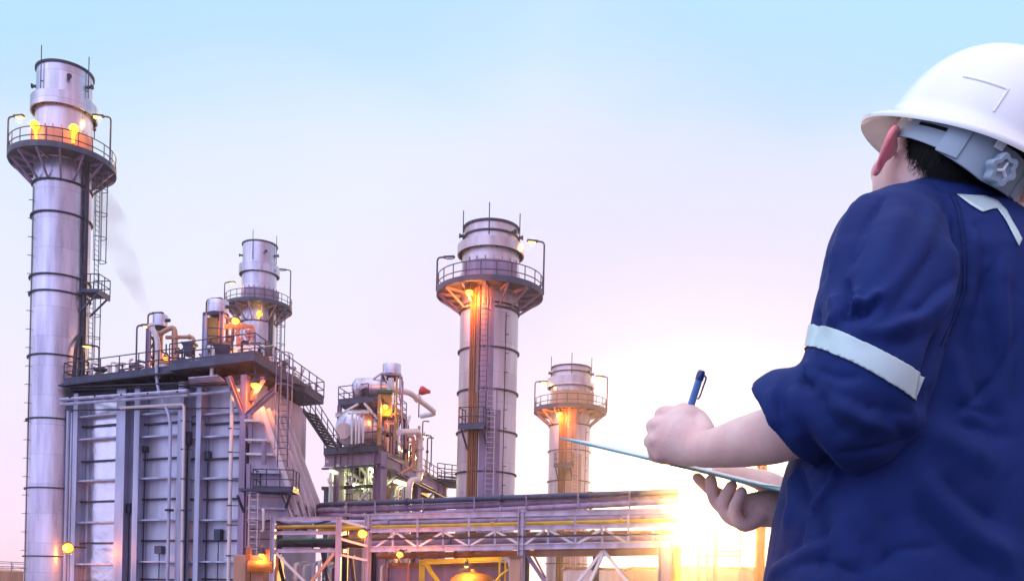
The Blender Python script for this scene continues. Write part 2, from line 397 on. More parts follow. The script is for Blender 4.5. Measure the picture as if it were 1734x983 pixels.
def stack(label, d, u_at, R0, v, tower=False, ladder_ang=0.0, lamp_r=None):
    """u_at(v): photo column of the stack's axis; v: dict of photo rows (near edge of each ring)"""
    um = u_at(v['mid']); c = P(um, v['mid'], d); cx, cy = c.x, c.y
    def zN(row, rad): return P(u_at(row), row, d - rad).z       # height of the near edge seen at that row
    def at(th, r, z): return Vector((cx + r * math.cos(th), cy + r * math.sin(th), z))
    root = thing('exhaust_stack', label, 'chimney', (cx, cy, 0), 'tall metal exhaust stacks of the plant')
    zt, zct, zcb, zp, zb = zN(v['top'], R0), zN(v['col_top'], R0 * 1.16), zN(v['col_bot'], R0 * 1.16), zN(v['plat'], v['plat_r']), zN(v['brk'], R0)
    Rp, Rn = v['plat_r'], R0 * 1.05
    m = MB().lathe((cx, cy, 0), [(R0 * 1.03, 0), (R0 * 1.02, zb - 0.2), (R0, zb - 0.2), (R0, zp - 0.1), (Rn, zp - 0.05), (Rn, (zp + zcb) / 2), (R0, (zp + zcb) / 2 + .05), (R0, zcb + 0.3), (R0 * 0.9, zcb + 0.3), (R0 * 0.9, 0)], 64, closed=True)
    m.build('shell', v.get('mat', 'clad'), root)
    Rt = R0 * v.get('top_k', 0.98)
    m = MB().lathe((cx, cy, 0), [(Rt, zcb), (Rt, zt), (Rt * .96, zt), (Rt * .96, zcb)], 64, closed=True)
    m.build('stack_top', v.get('mat', 'clad'), root)
    m = MB().lathe((cx, cy, 0), [(Rt + 0.01, zt - 0.06), (Rt + 0.1, zt - 0.06), (Rt + 0.1, zt + .07), (Rt - 0.05, zt + .07), (Rt - .05, zt + .01), (Rt + .01, zt + .01)], 64, closed=True)
    m.build('top_rim', 'dark', root)
    Rc = R0 * 1.17
    m = MB().lathe((cx, cy, 0), [(Rc, zcb), (Rc, zct), (Rt + .02, zct + .1), (Rt + .02, zct + .05), (Rc - .08, zct - .05), (Rc - .08, zcb)], 64, closed=True)
    col = m.build('collar', v.get('mat', 'clad'), root)
    m = MB()
    for k in range(12):
        t = 2 * math.pi * k / 12 + .2; m.bar(at(t, R0 + .01, zcb + .15), at(t, Rc - .09, zcb + .15), 0.06, 0.3)
    m.build('collar_fins', 'dark', col)
    for row in v['rings']:
        z = zN(row, R0)
        rr = R0 * (1.02 if z < zb - .2 else 1.0)
        m = MB().lathe((cx, cy, 0), [(rr, z - .05), (rr + .13, z - .05), (rr + .13, z + .035), (rr, z + .035)], 64, closed=True)
        m.build('flange_ring', 'dark', root)
    # panels standing round the neck above the platform
    m = MB()
    for k in range(v.get('panels', 10)):
        t = v.get('pan0', -2.6) + 0.26 * k
        pc = at(t, Rn + .16, zp + 0.95); tx = Vector((-math.sin(t), math.cos(t), 0))
        m.box(pc, 0.5 * R0 / 1.8, 0.05, 1.5, tx, (math.cos(t), math.sin(t), 0))
        m.box(pc + tx * 0.26 * R0 / 1.8, 0.06, 0.1, 1.9, tx, (math.cos(t), math.sin(t), 0))
    m.build('neck_screen', v.get('panmat', 'frame'), root, smooth=False)
    # platform
    m = MB().lathe((cx, cy, 0), [(Rn + .01, zp), (Rp, zp), (Rp, zp + .22), (Rp + .05, zp + .22), (Rp + .05, zp - .16), (Rp - .06, zp - .16), (Rp - .06, zp - .06), (Rn + .01, zp - .06)], 72, closed=True)
    pl = m.build('platform', 'deck', root)
    m = MB()
    for hh in (0.55, 1.1): m.tube([at(2 * math.pi * k / 56, Rp, zp + hh) for k in range(56)], 0.034, 6, closed=True)
    for k in range(22):
        t = 2 * math.pi * k / 22; m.cyl(at(t, Rp, zp), at(t, Rp, zp + 1.1), 0.034, n=6)
    m.build('railing', 'rail', pl)
    nb = 14
    for k in range(nb):
        t = 2 * math.pi * (k + .35) / nb
        m = MB(); m.bar(at(t, R0 + .03, zb + .05), at(t, Rp - .12, zp - .18), 0.10, 0.13)
        m.bar(at(t, R0 + .03, zp - .2), at(t, Rp - .07, zp - .16), 0.09, 0.18)
        m.build('bracket', 'frame', pl, smooth=False)
    # lightning rods and sampling ports
    for k, t in enumerate(v.get('rods', (-1.9, -.35, 0.9))):
        m = MB(); m.cyl(at(t, Rt + .12, zct + .2), at(t, Rt + .12, zt + 1.0 * R0 / 1.8), 0.035, n=6)
        m.bar(at(t, Rt, zt - 1.3), at(t, Rt + .14, zt - 1.3), .05); m.build('lightning_rod', 'rail', root)
    for t in v.get('ports', (-1.0, -.2, 2.6, -2.95)):
        m = MB(); m.cyl(at(t, Rt - .05, (zt + zct) / 2), at(t, Rt + .34, (zt + zct) / 2), .10, n=12); m.cyl(at(t, Rt + .28, (zt + zct) / 2), at(t, Rt + .36, (zt + zct) / 2), .16, n=12)
        m.build('sampling_port', 'dark', root)
    # climbing pegs on a conduit
    t = v.get('peg', -2.36); m = MB(); m.cyl(at(t, R0 * 1.02 + .03, 0), at(t, R0 * 1.02 + .03, zb - .3), .022, n=6); z = 1.0
    while z < zb:
        m.bar(at(t, R0 + .02, z), at(t + .02, R0 + .34, z - .06), .05, .04); z += 1.22
    m.build('climbing_pegs', 'dark', root)
    return root, at, dict(zt=zt, zct=zct, zcb=zcb, zp=zp, zb=zb, Rp=Rp, R0=R0, Rn=Rn, cx=cx, cy=cy, zN=zN)

def stack_lamp(root, at, q, th, h, power=30, r=None, lit='warm'):
    r = r or q['Rp'] + .06
    p = at(th, r, q['zp']); a = Vector((-math.cos(th) * .8, 0, 0.0)); a.y = -0.15
    lamp_post_parts(root, p, h, a.normalized() * .55, lit, power)
def landing(root, at, q, th, z, w=1.4, dep=1.15, name='landing'):
    e = Vector((math.cos(th), math.sin(th), 0)); t = Vector((-e.y, e.x, 0)); R0 = q['R0'] * 1.02
    c = at(th, R0 + dep / 2 + .1, z)
    m = MB().box(c, dep, w, .12, e, t); m.box(c - Vector((0, 0, .14)) + e * (dep / 2 - .06), .1, w, .2, e, t)
    for s in (-1, 1): m.bar(at(th, R0, z - 1.3) + t * s * w * .4, c + e * dep * .4 + t * s * w * .42 - Vector((0, 0, .1)), .1)
    l = m.build(name, 'deck', root, smooth=False)
    k = [c + e * -dep * .48 + t * w * .48, c + e * dep * .48 + t * w * .48, c + e * dep * .48 - t * w * .48, c - e * dep * .48 - t * w * .48]
    railing(MB(), k, 1.15, .034, .7).build('railing', 'rail', l)
    return c, e, t

# ---- tall stack at the left of the picture
S1v = dict(mid=500, top=102, col_top=150, col_bot=172, plat=243, plat_r=3.3, brk=302, rings=(302, 357, 463, 491, 599, 707, 825, 941), rods=(-2.0, -.25), mat='clad',
           panels=9, pan0=-2.35, panmat='salmon')  # white neck panels: orange lamplight put into their salmon colour
s1, at1, q1 = stack('tallest lavender exhaust stack with a railed crown platform, standing left of the boiler house', 64, lambda v: 104.5 - (v - 300) * 0.013, 1.78, S1v)
stack_lamp(s1, at1, q1, -2.8, 2.7, 60); stack_lamp(s1, at1, q1, -.12, 3.2, 60)
for th in (-2.0, -.85):
    b = MB(); c0 = at1(th, q1['Rn'] + .35, q1['zp'] + 1.75); b.cyl(at1(th, q1['Rn'] + .2, q1['zp'] + .9), c0, .09, n=8)
    b.sphere(c0, .30, 8); o = b.build('beacon_lamp', 'amber', s1); light(s1, at1(th, q1['Rn'] + .95, q1['zp'] + 1.55), 120, (1.0, .25, .02), .2)
for th in (3.0, -.55):
    b = MB(); b.cyl(at1(th, q1['Rp'] + .05, q1['zp'] + 1.1), at1(th, q1['Rp'] + .05, q1['zp'] + 1.6), .04, n=6); b.sphere(at1(th, q1['Rp'] + .05, q1['zp'] + 1.7), .13, 6)
    b.build('warning_light', 'rail', s1)
zl = q1['zN'](485, q1['R0']); th = -0.10
c, e, t = landing(s1, at1, q1, th, zl, 1.5, 1.25)
for z0, z1, off in ((zl, q1['zp'] - .1, .75), (q1['zN'](655, 1.8), zl + .1, .45)):
    b0, b1 = at1(th, q1['R0'] + off, z0), at1(th, q1['R0'] + off, z1)
    lad = ladder(MB(), b0, b1, t, .5, .33).build('ladder', 'rail', s1)
    cage(MB(), b0 + Vector((0, 0, 2.2)), b1, t, e, .42, 1.5).build('safety_cage', 'rail', lad)
m = MB(); m.cyl(at1(-.3, q1['R0'] + .22, 0), at1(-.3, q1['R0'] + .22, q1['zp']), .16, n=12)
m.build('cable_conduit', 'dark', s1)
m = MB(); z = q1['zN'](560, 1.8); m.tube([at1(-.4, 1.9, z), at1(-.7, 2.5, z - .9), at1(-.75, 2.5, z - 3.2)], .13, 8, fillet=.4)
m.build('vent_elbow', 'dark', s1)

# ---- smaller stack behind the boiler house
S2v = dict(mid=520, top=406, col_top=441, col_bot=456, plat=506, plat_r=3.42, brk=541, rings=(541, 580, 620), rods=(-1.7, -.2), mat='clad', panels=9, pan0=-2.2, panmat='frame')
s2, at2, q2 = stack('second tall exhaust stack rising behind the boiler house roof deck', 100, lambda v: 440 - (v - 420) * 0.02, 1.80, S2v)
stack_lamp(s2, at2, q2, -2.85, 2.4, 40); stack_lamp(s2, at2, q2, -.15, 4.0, 0, lit=None)
stack_lamp(s2, at2, q2, 2.2, 6.0, 30)
b0, b1 = at2(-.25, q2['R0'] + .6, q2['zN'](640, 1.8)), at2(-.25, q2['R0'] + .6, q2['zp'])
lad = ladder(MB(), b0, b1, (.25, .97, 0), .55, .4).build('ladder', 'rail', s2)
cage(MB(), b0, b1, (.25, .97, 0), (.97, -.25, 0), .45, 1.8, .03).build('safety_cage', 'rail', lad)
m = MB(); m.bar(at2(-.55, q2['R0'] + .2, 0), at2(-.55, q2['R0'] + .2, q2['zp']), .3, .3); m.build('cable_conduit', 'dark', s2)
m = MB(); c0 = at2(-1.25, q2['R0'] + .3, q2['zN'](532, 1.8)); m.sphere(c0, .28, 8); m.build('beacon_lamp', 'amber', s2); light(s2, c0 + Vector((.1, -.6, .1)), 60, (1, .5, .06))

# ---- the shorter wide pair standing to the right
def bypass_stack(label, d, uf, R0, v, lampp):
    s, at, q = stack(label, d, uf, R0, v)
    zN = q['zN']; t0 = v['chase'][0]; t1 = v['chase'][1]
    def plate(z0, z1, a0, a1, rr, mm, name):
        m = MB(); n = 10; pr = []
        for k in range(n + 1):
            a = a0 + (a1 - a0) * k / n; pr.append((at(a, q['R0'] * 1.01, 0), at(a, q['R0'] * 1.02 + rr, 0)))
        poly = [p[1] for p in pr] + [p[0] for p in reversed(pr)]
        m.prism([p + Vector((0, 0, z0)) for p in poly], (0, 0, z1 - z0)); return m.build(name, mm, s)
    zl = zN(v['landing'], R0)
    plate(zl + 1.3, q['zp'] - .05, t0, t1, .10, v['chasemat'], 'cable_chase')
    plate(0.02, zl + 1.28, t0 + .02, t1 + .28, .09, v['chasemat'], 'cable_chase')
    m = MB()
    for k, a in enumerate(np.linspace(t0 - .36, t0 - .06, 5)):
        m.cyl(at(a, q['R0'] * 1.02 + .09, 0), at(a, q['R0'] * 1.02 + .09, q['zp'] - .1), .05 if k % 2 else .075, n=8)
    m.build('riser_pipes', 'rust', s)
    th = t0 + .12; e = Vector((math.cos(th), math.sin(th), 0)); tt = Vector((-e.y, e.x, 0))
    c, e2, t2 = landing(s, at, q, t0 - .05, zl, 1.7, 1.3)
    b0, b1 = at(th, q['R0'] + .55, zl), at(th, q['R0'] + .55, q['zp'] + .0)
    lad = ladder(MB(), b0, b1, tt, .5, .33).build('ladder', 'rail', s)
    cage(MB(), b0 + Vector((0, 0, 2.2)), b1, tt, e, .4, 1.6).build('safety_cage', 'frame', lad)
    th2 = t0 + .36; e3 = Vector((math.cos(th2), math.sin(th2), 0)); t3 = Vector((-e3.y, e3.x, 0))
    b0, b1 = at(th2, q['R0'] + .5, 0.3), at(th2, q['R0'] + .5, zl + 2.4)
    lad = ladder(MB(), b0, b1, t3, .5, .33).build('ladder', 'pale', s)
    cage(MB(), b0 + Vector((0, 0, 2.2)), b1, t3, e3, .4, 1.6).build('safety_cage', 'frame', lad)
    # lit lamp under the platform
    th = t0 - .22; pos = at(th, q['R0'] + .95, q['zp'] - .62)
    m = MB(); m.cyl(pos + Vector((0, 0, .3)), (pos.x, pos.y, q['zp'] - .05), .05, n=8); m.build('lamp_bracket', 'dark', s)
    flood_parts(s, pos, (0, -.25, -1), lampp)
    return s, at, q
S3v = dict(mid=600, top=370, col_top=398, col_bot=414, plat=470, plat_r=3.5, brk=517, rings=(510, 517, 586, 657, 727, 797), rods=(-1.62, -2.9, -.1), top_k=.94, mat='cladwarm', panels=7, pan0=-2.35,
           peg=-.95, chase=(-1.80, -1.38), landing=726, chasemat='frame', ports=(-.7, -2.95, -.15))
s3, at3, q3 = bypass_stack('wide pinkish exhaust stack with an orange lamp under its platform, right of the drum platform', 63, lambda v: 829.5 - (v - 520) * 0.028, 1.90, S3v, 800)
stack_lamp(s3, at3, q3, -2.95, 2.2, 0, lit=None); stack_lamp(s3, at3, q3, -.1, 3.5, 60)
m = MB(); z = q3['zN'](388, q3['R0'] * .94)
m.lathe((q3['cx'], q3['cy'], 0), [(q3['R0'] * .94, z - .06), (q3['R0'] * .94 + .09, z - .06), (q3['R0'] * .94 + .09, z + .06), (q3['R0'] * .94, z + .06)], 64, closed=True); m.build('flange_ring', 'dark', s3)
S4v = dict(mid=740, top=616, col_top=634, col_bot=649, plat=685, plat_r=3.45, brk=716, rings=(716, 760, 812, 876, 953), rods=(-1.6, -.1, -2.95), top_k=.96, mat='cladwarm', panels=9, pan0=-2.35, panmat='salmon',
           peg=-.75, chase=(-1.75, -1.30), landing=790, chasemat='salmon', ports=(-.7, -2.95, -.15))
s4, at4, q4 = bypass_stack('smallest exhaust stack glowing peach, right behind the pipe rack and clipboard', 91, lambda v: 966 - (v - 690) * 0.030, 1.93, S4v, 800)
stack_lamp(s4, at4, q4, -2.95, 2.7, 40); stack_lamp(s4, at4, q4, -.1, 3.4, 40)
m = MB(); z = q4['zN'](626, q4['R0'] * .96)
m.lathe((q4['cx'], q4['cy'], 0), [(q4['R0'] * .96, z - .06), (q4['R0'] * .96 + .09, z - .06), (q4['R0'] * .96 + .09, z + .06), (q4['R0'] * .96, z + .06)], 64, closed=True); m.build('flange_ring', 'dark', s4)
# ------------------------------------------------------------------ boiler house
UPV = Vector((0, 0, 1))
def fdepth(u):
    k = (u - 108) / (441 - 108); return 1 / ((1 - k) / 62 + k / 54.6)
A0, A1 = P(108, 650, 62), P(441, 615, 54.6)
ZD = (A0.z + A1.z) / 2
A0.z = A1.z = ZD
BR = onz(548, 684, ZD)
SIDE = (BR - A1); SIDE.z = 0; SIDE_L = SIDE.length; SIDE.normalize()
FX = (A1 - A0); FX.z = 0; FLEN = FX.length; FX.normalize()
FN = Vector((FX.y, -FX.x, 0))             # outward, towards the camera
WP = P(404, 720, fdepth(404) + 1.3)        # a point of the front wall
def onw(u, v, off=0.0): return onplane(u, v, WP + FN * off, FN)
boiler = thing('boiler_house', 'blue grey panelled boiler house with steel columns and drain pipes under a wide roof deck', 'building', (A0.x, A0.y, 0))
wl, wr = onw(124, 800), onw(408, 800)
wl.z = wr.z = 0
# casing behind
m = MB().prism([wl - FN * .3, wr - FN * .3, wr - FN * .3 + SIDE * 11, wl - FN * .3 + SIDE * 11], (0, 0, ZD - .2))
m.build('casing', 'wall', boiler, smooth=False)
def wbox(u0, u1, v, z0, z1, off, th, mm, name, par=boiler, mbx=None):
    """upright member between two photo columns, on the front wall plane"""
    a, b = onw(u0, v, off), onw(u1, v, off); a.z = b.z = 0
    q = mbx or MB(); q.prism([a, b, b - FN * th, a - FN * th], (0, 0, 0)) if False else None
    q.hexa([a + UPV * z0, b + UPV * z0, b - FN * th + UPV * z0, a - FN * th + UPV * z0, a + UPV * z1, b + UPV * z1, b - FN * th + UPV * z1, a - FN * th + UPV * z1])
    return q if mbx else q.build(name, mm, par, smooth=False)
ZW = ZD - .55
# cladding bays
for (u0, u1, off, mm, nm) in ((128, 152, .0, 'wall', 'cladding_panel'), (150, 196, .05, 'crinkle', 'foil_cladding'), (209, 226, -.1, 'wall', 'cladding_panel'), (233, 300, .05, 'wall', 'cladding_panel'),
                              (307, 331, -.1, 'wall', 'cladding_panel'), (337, 405, .05, 'wall', 'cladding_panel')):
    wbox(u0, u1, 800, 0, ZW, off, .25, mm, nm)
# stiffening ledges: thick and thin in turn, one mesh per course of each bay
rows = [(702, 1), (718, 0), (740, 1), (777, 0), (810, 1), (845, 0), (880, 1), (915, 0), (950, 1), (980, 0)]
for (u0, u1, base) in ((128, 196, 0.05), (209, 226, -.1), (233, 300, .05), (307, 331, -.1), (337, 405, .05)):
    for v, thick in rows:
        z = onw((u0 + u1) / 2, v + (4 if u0 < 200 else 0)).z
        dpt = .55 if thick else .22
        if u0 in (209, 307): dpt = .22
        wbox(u0, u1, 800, z - (.08 if thick else .05), z + (.02 if thick else .05), base + dpt, dpt + .1, 'steel' if thick else 'dark', 'stiffener')
for (u0, u1, off, mm) in ((122, 129, .75, 'steel'), (195, 210, .8, 'steel'), (225, 234, .8, 'steel'), (299, 308, .8, 'steel'), (330, 338, .8, 'steel'), (404, 414, .9, 'frame')):
    a, b = onw(u0, 800, off), onw(u1, 800, off); a.z = b.z = 0; w = (b - a).length; c = (a + b) / 2
    q = MB(); q.ibeam(c - FN * .35, c - FN * .35 + UPV * ZW, w, .7, .05, FN); q.build('column', mm, boiler, smooth=False)
m = MB(); a, b = onw(112, 800, .6), onw(116, 800, .6); a.z = b.z = 0; c = (a + b) / 2
m.cyl(c, c + UPV * (ZW - 1.0), .13, n=10); m.cyl(c + FX * .35, c + FX * .35 + UPV * (ZW - 1.2), .09, n=10); m.build('downpipe', 'steel', boiler)
# drain pipes on the face
def fp(u, v, off): return onw(u, v, off)
m = MB(); m.tube([fp(265, 618, 1.15), fp(267, 660, 1.15), fp(289, 706, 1.1), Vector((*fp(284, 983, 1.1).xy, 0))], .105, 12, fillet=.7); p = m.build('drain_pipe', 'steel', boiler)
q = MB(); a = fp(287, 863, 1.1); q.cyl(a - UPV * .06, a + UPV * .06, .26, n=14); q.bar(a - FX * .4, a + FX * .3, .05); q.build('pipe_flange', 'dark', p)
m = MB(); m.tube([fp(204, 690, 1.1), fp(312, 684, 1.15), Vector((*fp(308, 983, 1.1).xy, 0))], .095, 12, fillet=.25); p = m.build('drain_pipe', 'pale', boiler)
for v in (712, 760, 810, 863, 915):
    a = fp(309.5, v, 1.15); q = MB(); q.cyl(a - UPV * .03, a + UPV * .03, .13, n=12); q.bar(a, a + FX * .45 - FN * .3, .05); q.build('pipe_clamp', 'dark', p)
m = MB(); m.tube([fp(393, 668, 1.15), Vector((*fp(387, 983, 1.1).xy, 0))], .115, 12); p = m.build('drain_pipe', 'pale', boiler)
for v in (725, 765, 813, 855, 888, 940):
    a = fp(392 - (v - 668) * .02, v, 1.15); q = MB(); q.cyl(a - UPV * .03, a + UPV * .03, .15, n=12); q.bar(a, a + FX * .5 - FN * .3, .05); q.build('pipe_clamp', 'dark', p)
# twin header pipes under the deck
for (va, vb, o, r) in ((676, 661, 1.7, .11), (684, 668, 1.55, .11)):
    m = MB(); m.cyl(fp(103, va, o), fp(318, vb, o), r, n=12); m.build('header_pipe', 'steel', boiler)
m = MB(); m.cyl(fp(318, 668, 1.3), fp(404, 660, 1.3), .10, n=12); m.build('header_pipe', 'steel', boiler)
m = MB()
for u in (118, 160, 205, 250, 300, 345, 390): m.bar(fp(u, 672 - (u - 118) * .05, .1), fp(u, 672 - (u - 118) * .05, 1.85), .09, .12)
m.build('pipe_bracket', 'dark', boiler, smooth=False)
# roof deck: main slab, raised right bay, fascia, joists
dk = MB(); th = .30
a0, a1 = A0.copy(), onz(312, 632, ZD)
a1 = A0 + FX * ((a1 - A0).dot(FX))
back = SIDE * 11.5
dk.prism([a0, a1, a1 + back, a0 + back], (0, 0, th))
deck = dk.build('roof_deck', 'deck', boiler, smooth=False)
b0, b1 = a1 - FX * .2 + FN * .55, A1 + FN * .0
m = MB().prism([b0 - UPV * .02, A1 + FN * .55, A1 + SIDE * SIDE_L, A1 + SIDE * SIDE_L - FX * 2.6, A1 + SIDE * 5 - FX * 2.6, b0 + SIDE * 5], (0, 0, .42))
m.build('raised_deck', 'deck', deck, smooth=False)
m = MB()
for k in range(9):
    p = A0 + FX * (FLEN * (k + .3) / 9.2); m.ibeam(p - UPV * .22 + FN * -.05, p - UPV * .22 - FN * 6, .2, .38)
m.ibeam(A0 + FN * -.7 - UPV * .62, A1 + FN * -.7 - UPV * .62, .25, .4)
m.build('joists', 'dark', deck, smooth=False)
m = MB().prism([fp(319, 640, 2.2), fp(369, 636, 2.2), fp(392, 654, .5), fp(322, 656, .5)], (0, 0, .06)); m.build('canopy_plate', 'steel', boiler, smooth=False)
zt = UPV * (th)
m = MB(); railing(m, [a0 + back * .7 + zt, a0 + zt, a1 + zt], 1.15, .036, 1.7); m.build('railing', 'rail', deck)
E1 = A1 + FN * .5 + UPV * .42; E2 = A1 + SIDE * SIDE_L + UPV * .42
m = MB(); railing(m, [b0 + UPV * .42, E1, E2, E2 - FX * 2.4], 1.15, .036, 1.5); m.build('railing', 'rail', deck)
# braces under the right corner, lit by the lamp
cc = onw(409, 700, .6)
for (u0, v0, u1, v1, o0, o1) in ((387, 637, 411, 700, 2.0, .8), (466, 660, 416, 705, 1.4, .8), (446, 640, 424, 675, 1.0, .5)):
    m = MB(); m.ibeam(onw(u0, v0, o0), onw(u1, v1, o1), .26, .26, .03); m.build('knee_brace', 'frame', boiler, smooth=False)
p = onplane(432, 651, A1 - FX * .6, FN)
lamp = thing('flood_lamp', 'orange sodium lamp hanging under the corner of the boiler house deck', 'lamp', p + UPV * .3, 'sodium flood lamps')
m = MB(); m.cyl(p + UPV * .25, (p.x, p.y, ZD), .05, n=8); m.build('lamp_bracket', 'dark', lamp)
flood_parts(lamp, p, (.1, -.2, -1), 380)

# ---- tapering flue duct right of the boiler house
DD = 56.0
TL, TR = P(440, 690, 55.6), P(478, 700, 60.5)
BL, BRt = P(500, 872, 55.6), P(539, 862, 60.5)
duct = thing('flue_duct', 'ribbed pink flue duct widening downward beside the boiler house, with its own caged ladder', 'duct', (P(460, 983, DD).x, DD, 0))
fl = P(424, 700, 55.6); fb = P(418, 885, 55.6)
rear = SIDE * 6
m = MB().add([fl, TL, BL, fb, fl + rear, TR, BRt, fb + rear], [(0, 3, 2, 1), (1, 2, 6, 5), (4, 5, 6, 7), (0, 1, 5, 4), (0, 4, 7, 3), (3, 7, 6, 2)])
m.build('duct_shell', 'lilac', duct, smooth=False)
for k in range(5):
    f = k / 4; a, b = TL.lerp(TR, f), BL.lerp(BRt, f); n = (TR - TL).cross(BL - TL).normalized(); n = n if n.x > 0 else -n
    m = MB(); m.bar(a + n * .13, b + n * .13, .07, .30, n); m.build('duct_rib', 'pale', duct, smooth=False)
for v, o in ((716, 1.0), (747, .75), (770, .6), (800, .5), (838, .35), (860, .4)):
    a = onplane(421, v, fl, Vector((0, -1, 0))); f = (v - 695) / 175; b = TL.lerp(BL, max(0, min(1, f)));  b.z = a.z
    m = MB(); m.bar(a - Vector((0, o * .5, 0)), b - Vector((0, o * .5, 0)), o * .9, .12); m.build('stiffener', 'pale' if v < 790 else 'steel', duct, smooth=False)
for (u, v0, v1) in ((424, 700, 750), (447, 746, 785), (421, 785, 830)):
    m = MB(); m.bar(P(u, v0, 55.0), P(u, v1, 55.0), .22, .22); m.build('stub_column', 'frame', duct, smooth=False)
# flared skirt
m = MB().add([P(474, 834, 54.8), P(540, 862, 59), P(540, 880, 59), P(492, 880, 54.8), P(492, 874, 55.4), P(538, 874, 59.5)], [(0, 1, 2, 3), (0, 3, 4), (1, 5, 2), (3, 2, 5, 4), (0, 4, 5, 1)])
m.build('flared_skirt', 'lilac', duct, smooth=False)
for f in (.1, .3, .5, .7, .9):
    a, b = P(474, 834, 54.7).lerp(P(540, 862, 58.9), f), P(492, 880, 54.7).lerp(P(540, 880, 58.9), f)
    m = MB(); m.bar(a, b, .05, .34, (0, -1, 0)); m.build('skirt_gusset', 'pale', duct, smooth=False)
m = MB(); m.prism([P(424, 882, 55.4), P(536, 882, 58.5), P(536, 882, 64), P(424, 882, 61)], (0, 0, -P(424, 882, 55.4).z + .0)); m.build('lower_casing', 'wall', duct, smooth=False)
for v in (895, 912, 930, 948, 966):
    m = MB(); m.bar(P(424, v, 55.3), P(470, v, 55.6), .05, .07); m.build('stiffener', 'dark', duct, smooth=False)
# gantry with railing and ladders
zg = P(440, 831, 54).z
g0, g1 = P(404, 831, 54), P(496, 830, 54); g1.z = g0.z = zg
m = MB().prism([g0, g1, g1 + Vector((0, 1.6, 0)), g0 + Vector((0, 1.6, 0))], (0, 0, .16)); gan = m.build('gantry', 'deck', duct, smooth=False)
g2 = P(428, 831, 54); g2.z = zg
m = MB(); railing(m, [g2 + UPV * .16 + Vector((0, 1.5, 0)), g2 + UPV * .16, g1 + UPV * .16, g1 + UPV * .16 + Vector((0, 1.5, 0))], 1.1, .034, .9); m.build('railing', 'rail', gan)
m = MB(); m.bar(P(402, 838, 53.9), P(413, 866, 55), .12); m.bar(P(492, 834, 54), P(484, 860, 55), .12); m.build('knee_brace', 'deck', gan, smooth=False)
m = MB(); q0, q1 = P(478, 790, 53.8), P(478, 600, 53.8); q1.x = q0.x; ladder(m, q0, q1, (1, 0, 0), .55, .34); lad = m.build('ladder', 'rail', duct)
m = MB(); cage(m, q0 + UPV * 1.0, q1, (1, 0, 0), (0, -1, 0), .46, 1.4, .026, 5); m.build('safety_cage', 'frame', lad)
m = MB(); q0, q1 = P(427, 950, 53.6), P(430, 835, 53.6); q1.x = q0.x; ladder(m, q0, q1, (1, 0, 0), .5, .33); lad = m.build('ladder', 'pale', duct)
m = MB(); cage(m, q0 + UPV * .8, q1, (1, 0, 0), (0, -1, 0), .4, 1.1, .022, 5); m.build('safety_cage', 'frame', lad)
m = MB(); m.tube([P(444, 862, 53.6), P(446, 862, 53.4), P(446, 898, 53.4), P(443, 898, 53.6)], .08, 8, fillet=.1); m.build('level_gauge', 'pale', duct)
# small lit pump skid at the foot of the duct
skid = thing('pump_skid', 'red and orange pump skid glowing under a lamp at the foot of the flue duct', 'pump', (P(436, 960, 52).x, 52, 0))
m = MB(); m.box(P(438, 975, 52.4), 2.4, 1.6, 2.3); m.build('enclosure', 'salmon', skid, bevel=.04)
m = MB(); m.box(P(452, 975, 51.2), .35, .3, 3.0); m.box(P(420, 968, 51.2), .25, .25, 2.6); m.build('support_post', 'rust', skid, smooth=False)
m = MB(); q = P(440, 958, 51.2); m.cyl(q - Vector((.6, 0, 0)), q + Vector((.6, 0, 0)), .33, n=16); m.cyl(q + Vector((.6, 0, 0)), q + Vector((.75, 0, 0)), .42, n=16); m.build('motor', 'orange', skid)
p = P(443, 938, 51.0); flood_parts(skid, p, (0, -.3, -1), 170, r=.16)

# ---- outside stair from the deck to the drum platform
s0, s1e = P(514, 694, 61.5), P(556, 757, 66)
st = thing('steel_stair', 'dark open tread steel stair descending from the boiler roof deck to the drum platform', 'stair', (s1e.x, s1e.y, s1e.z))
wv = Vector((.35, .94, 0)) * 1.4
for k, w in enumerate((Vector((0, 0, 0)), wv)):
    m = MB(); m.bar(s0 + w, s1e + w, .08, .28); m.build('stringer', 'deck', st, smooth=False)
    m = MB(); m.cyl(s0 + w + UPV * 1.0, s1e + w + UPV * 1.0, .036, n=6); m.cyl(s0 + w + UPV * .5, s1e + w + UPV * .5, .03, n=6)
    for f in (0, .25, .5, .75, 1): q = s0.lerp(s1e, f) + w; m.cyl(q, q + UPV * 1.0, .034, n=6)
    m.build('handrail', 'rail', st)
for k in range(11):
    q = s0.lerp(s1e, (k + .5) / 11) + wv / 2; m = MB(); m.box(q, .34, 1.36, .05, (.94, -.35, 0), (.35, .94, 0)); m.build('tread', 'deck', st, smooth=False)

# ------------------------------------------------------------------ things standing on the roof deck
ZT = ZD + th
def dk_pt(u, v, back=3.0):
    """point above the deck, 'back' metres behind its front edge"""
    return P(u, v, fdepth(min(u, 441)) + back)
def X(p, q): return (Vector(p), Vector(q))
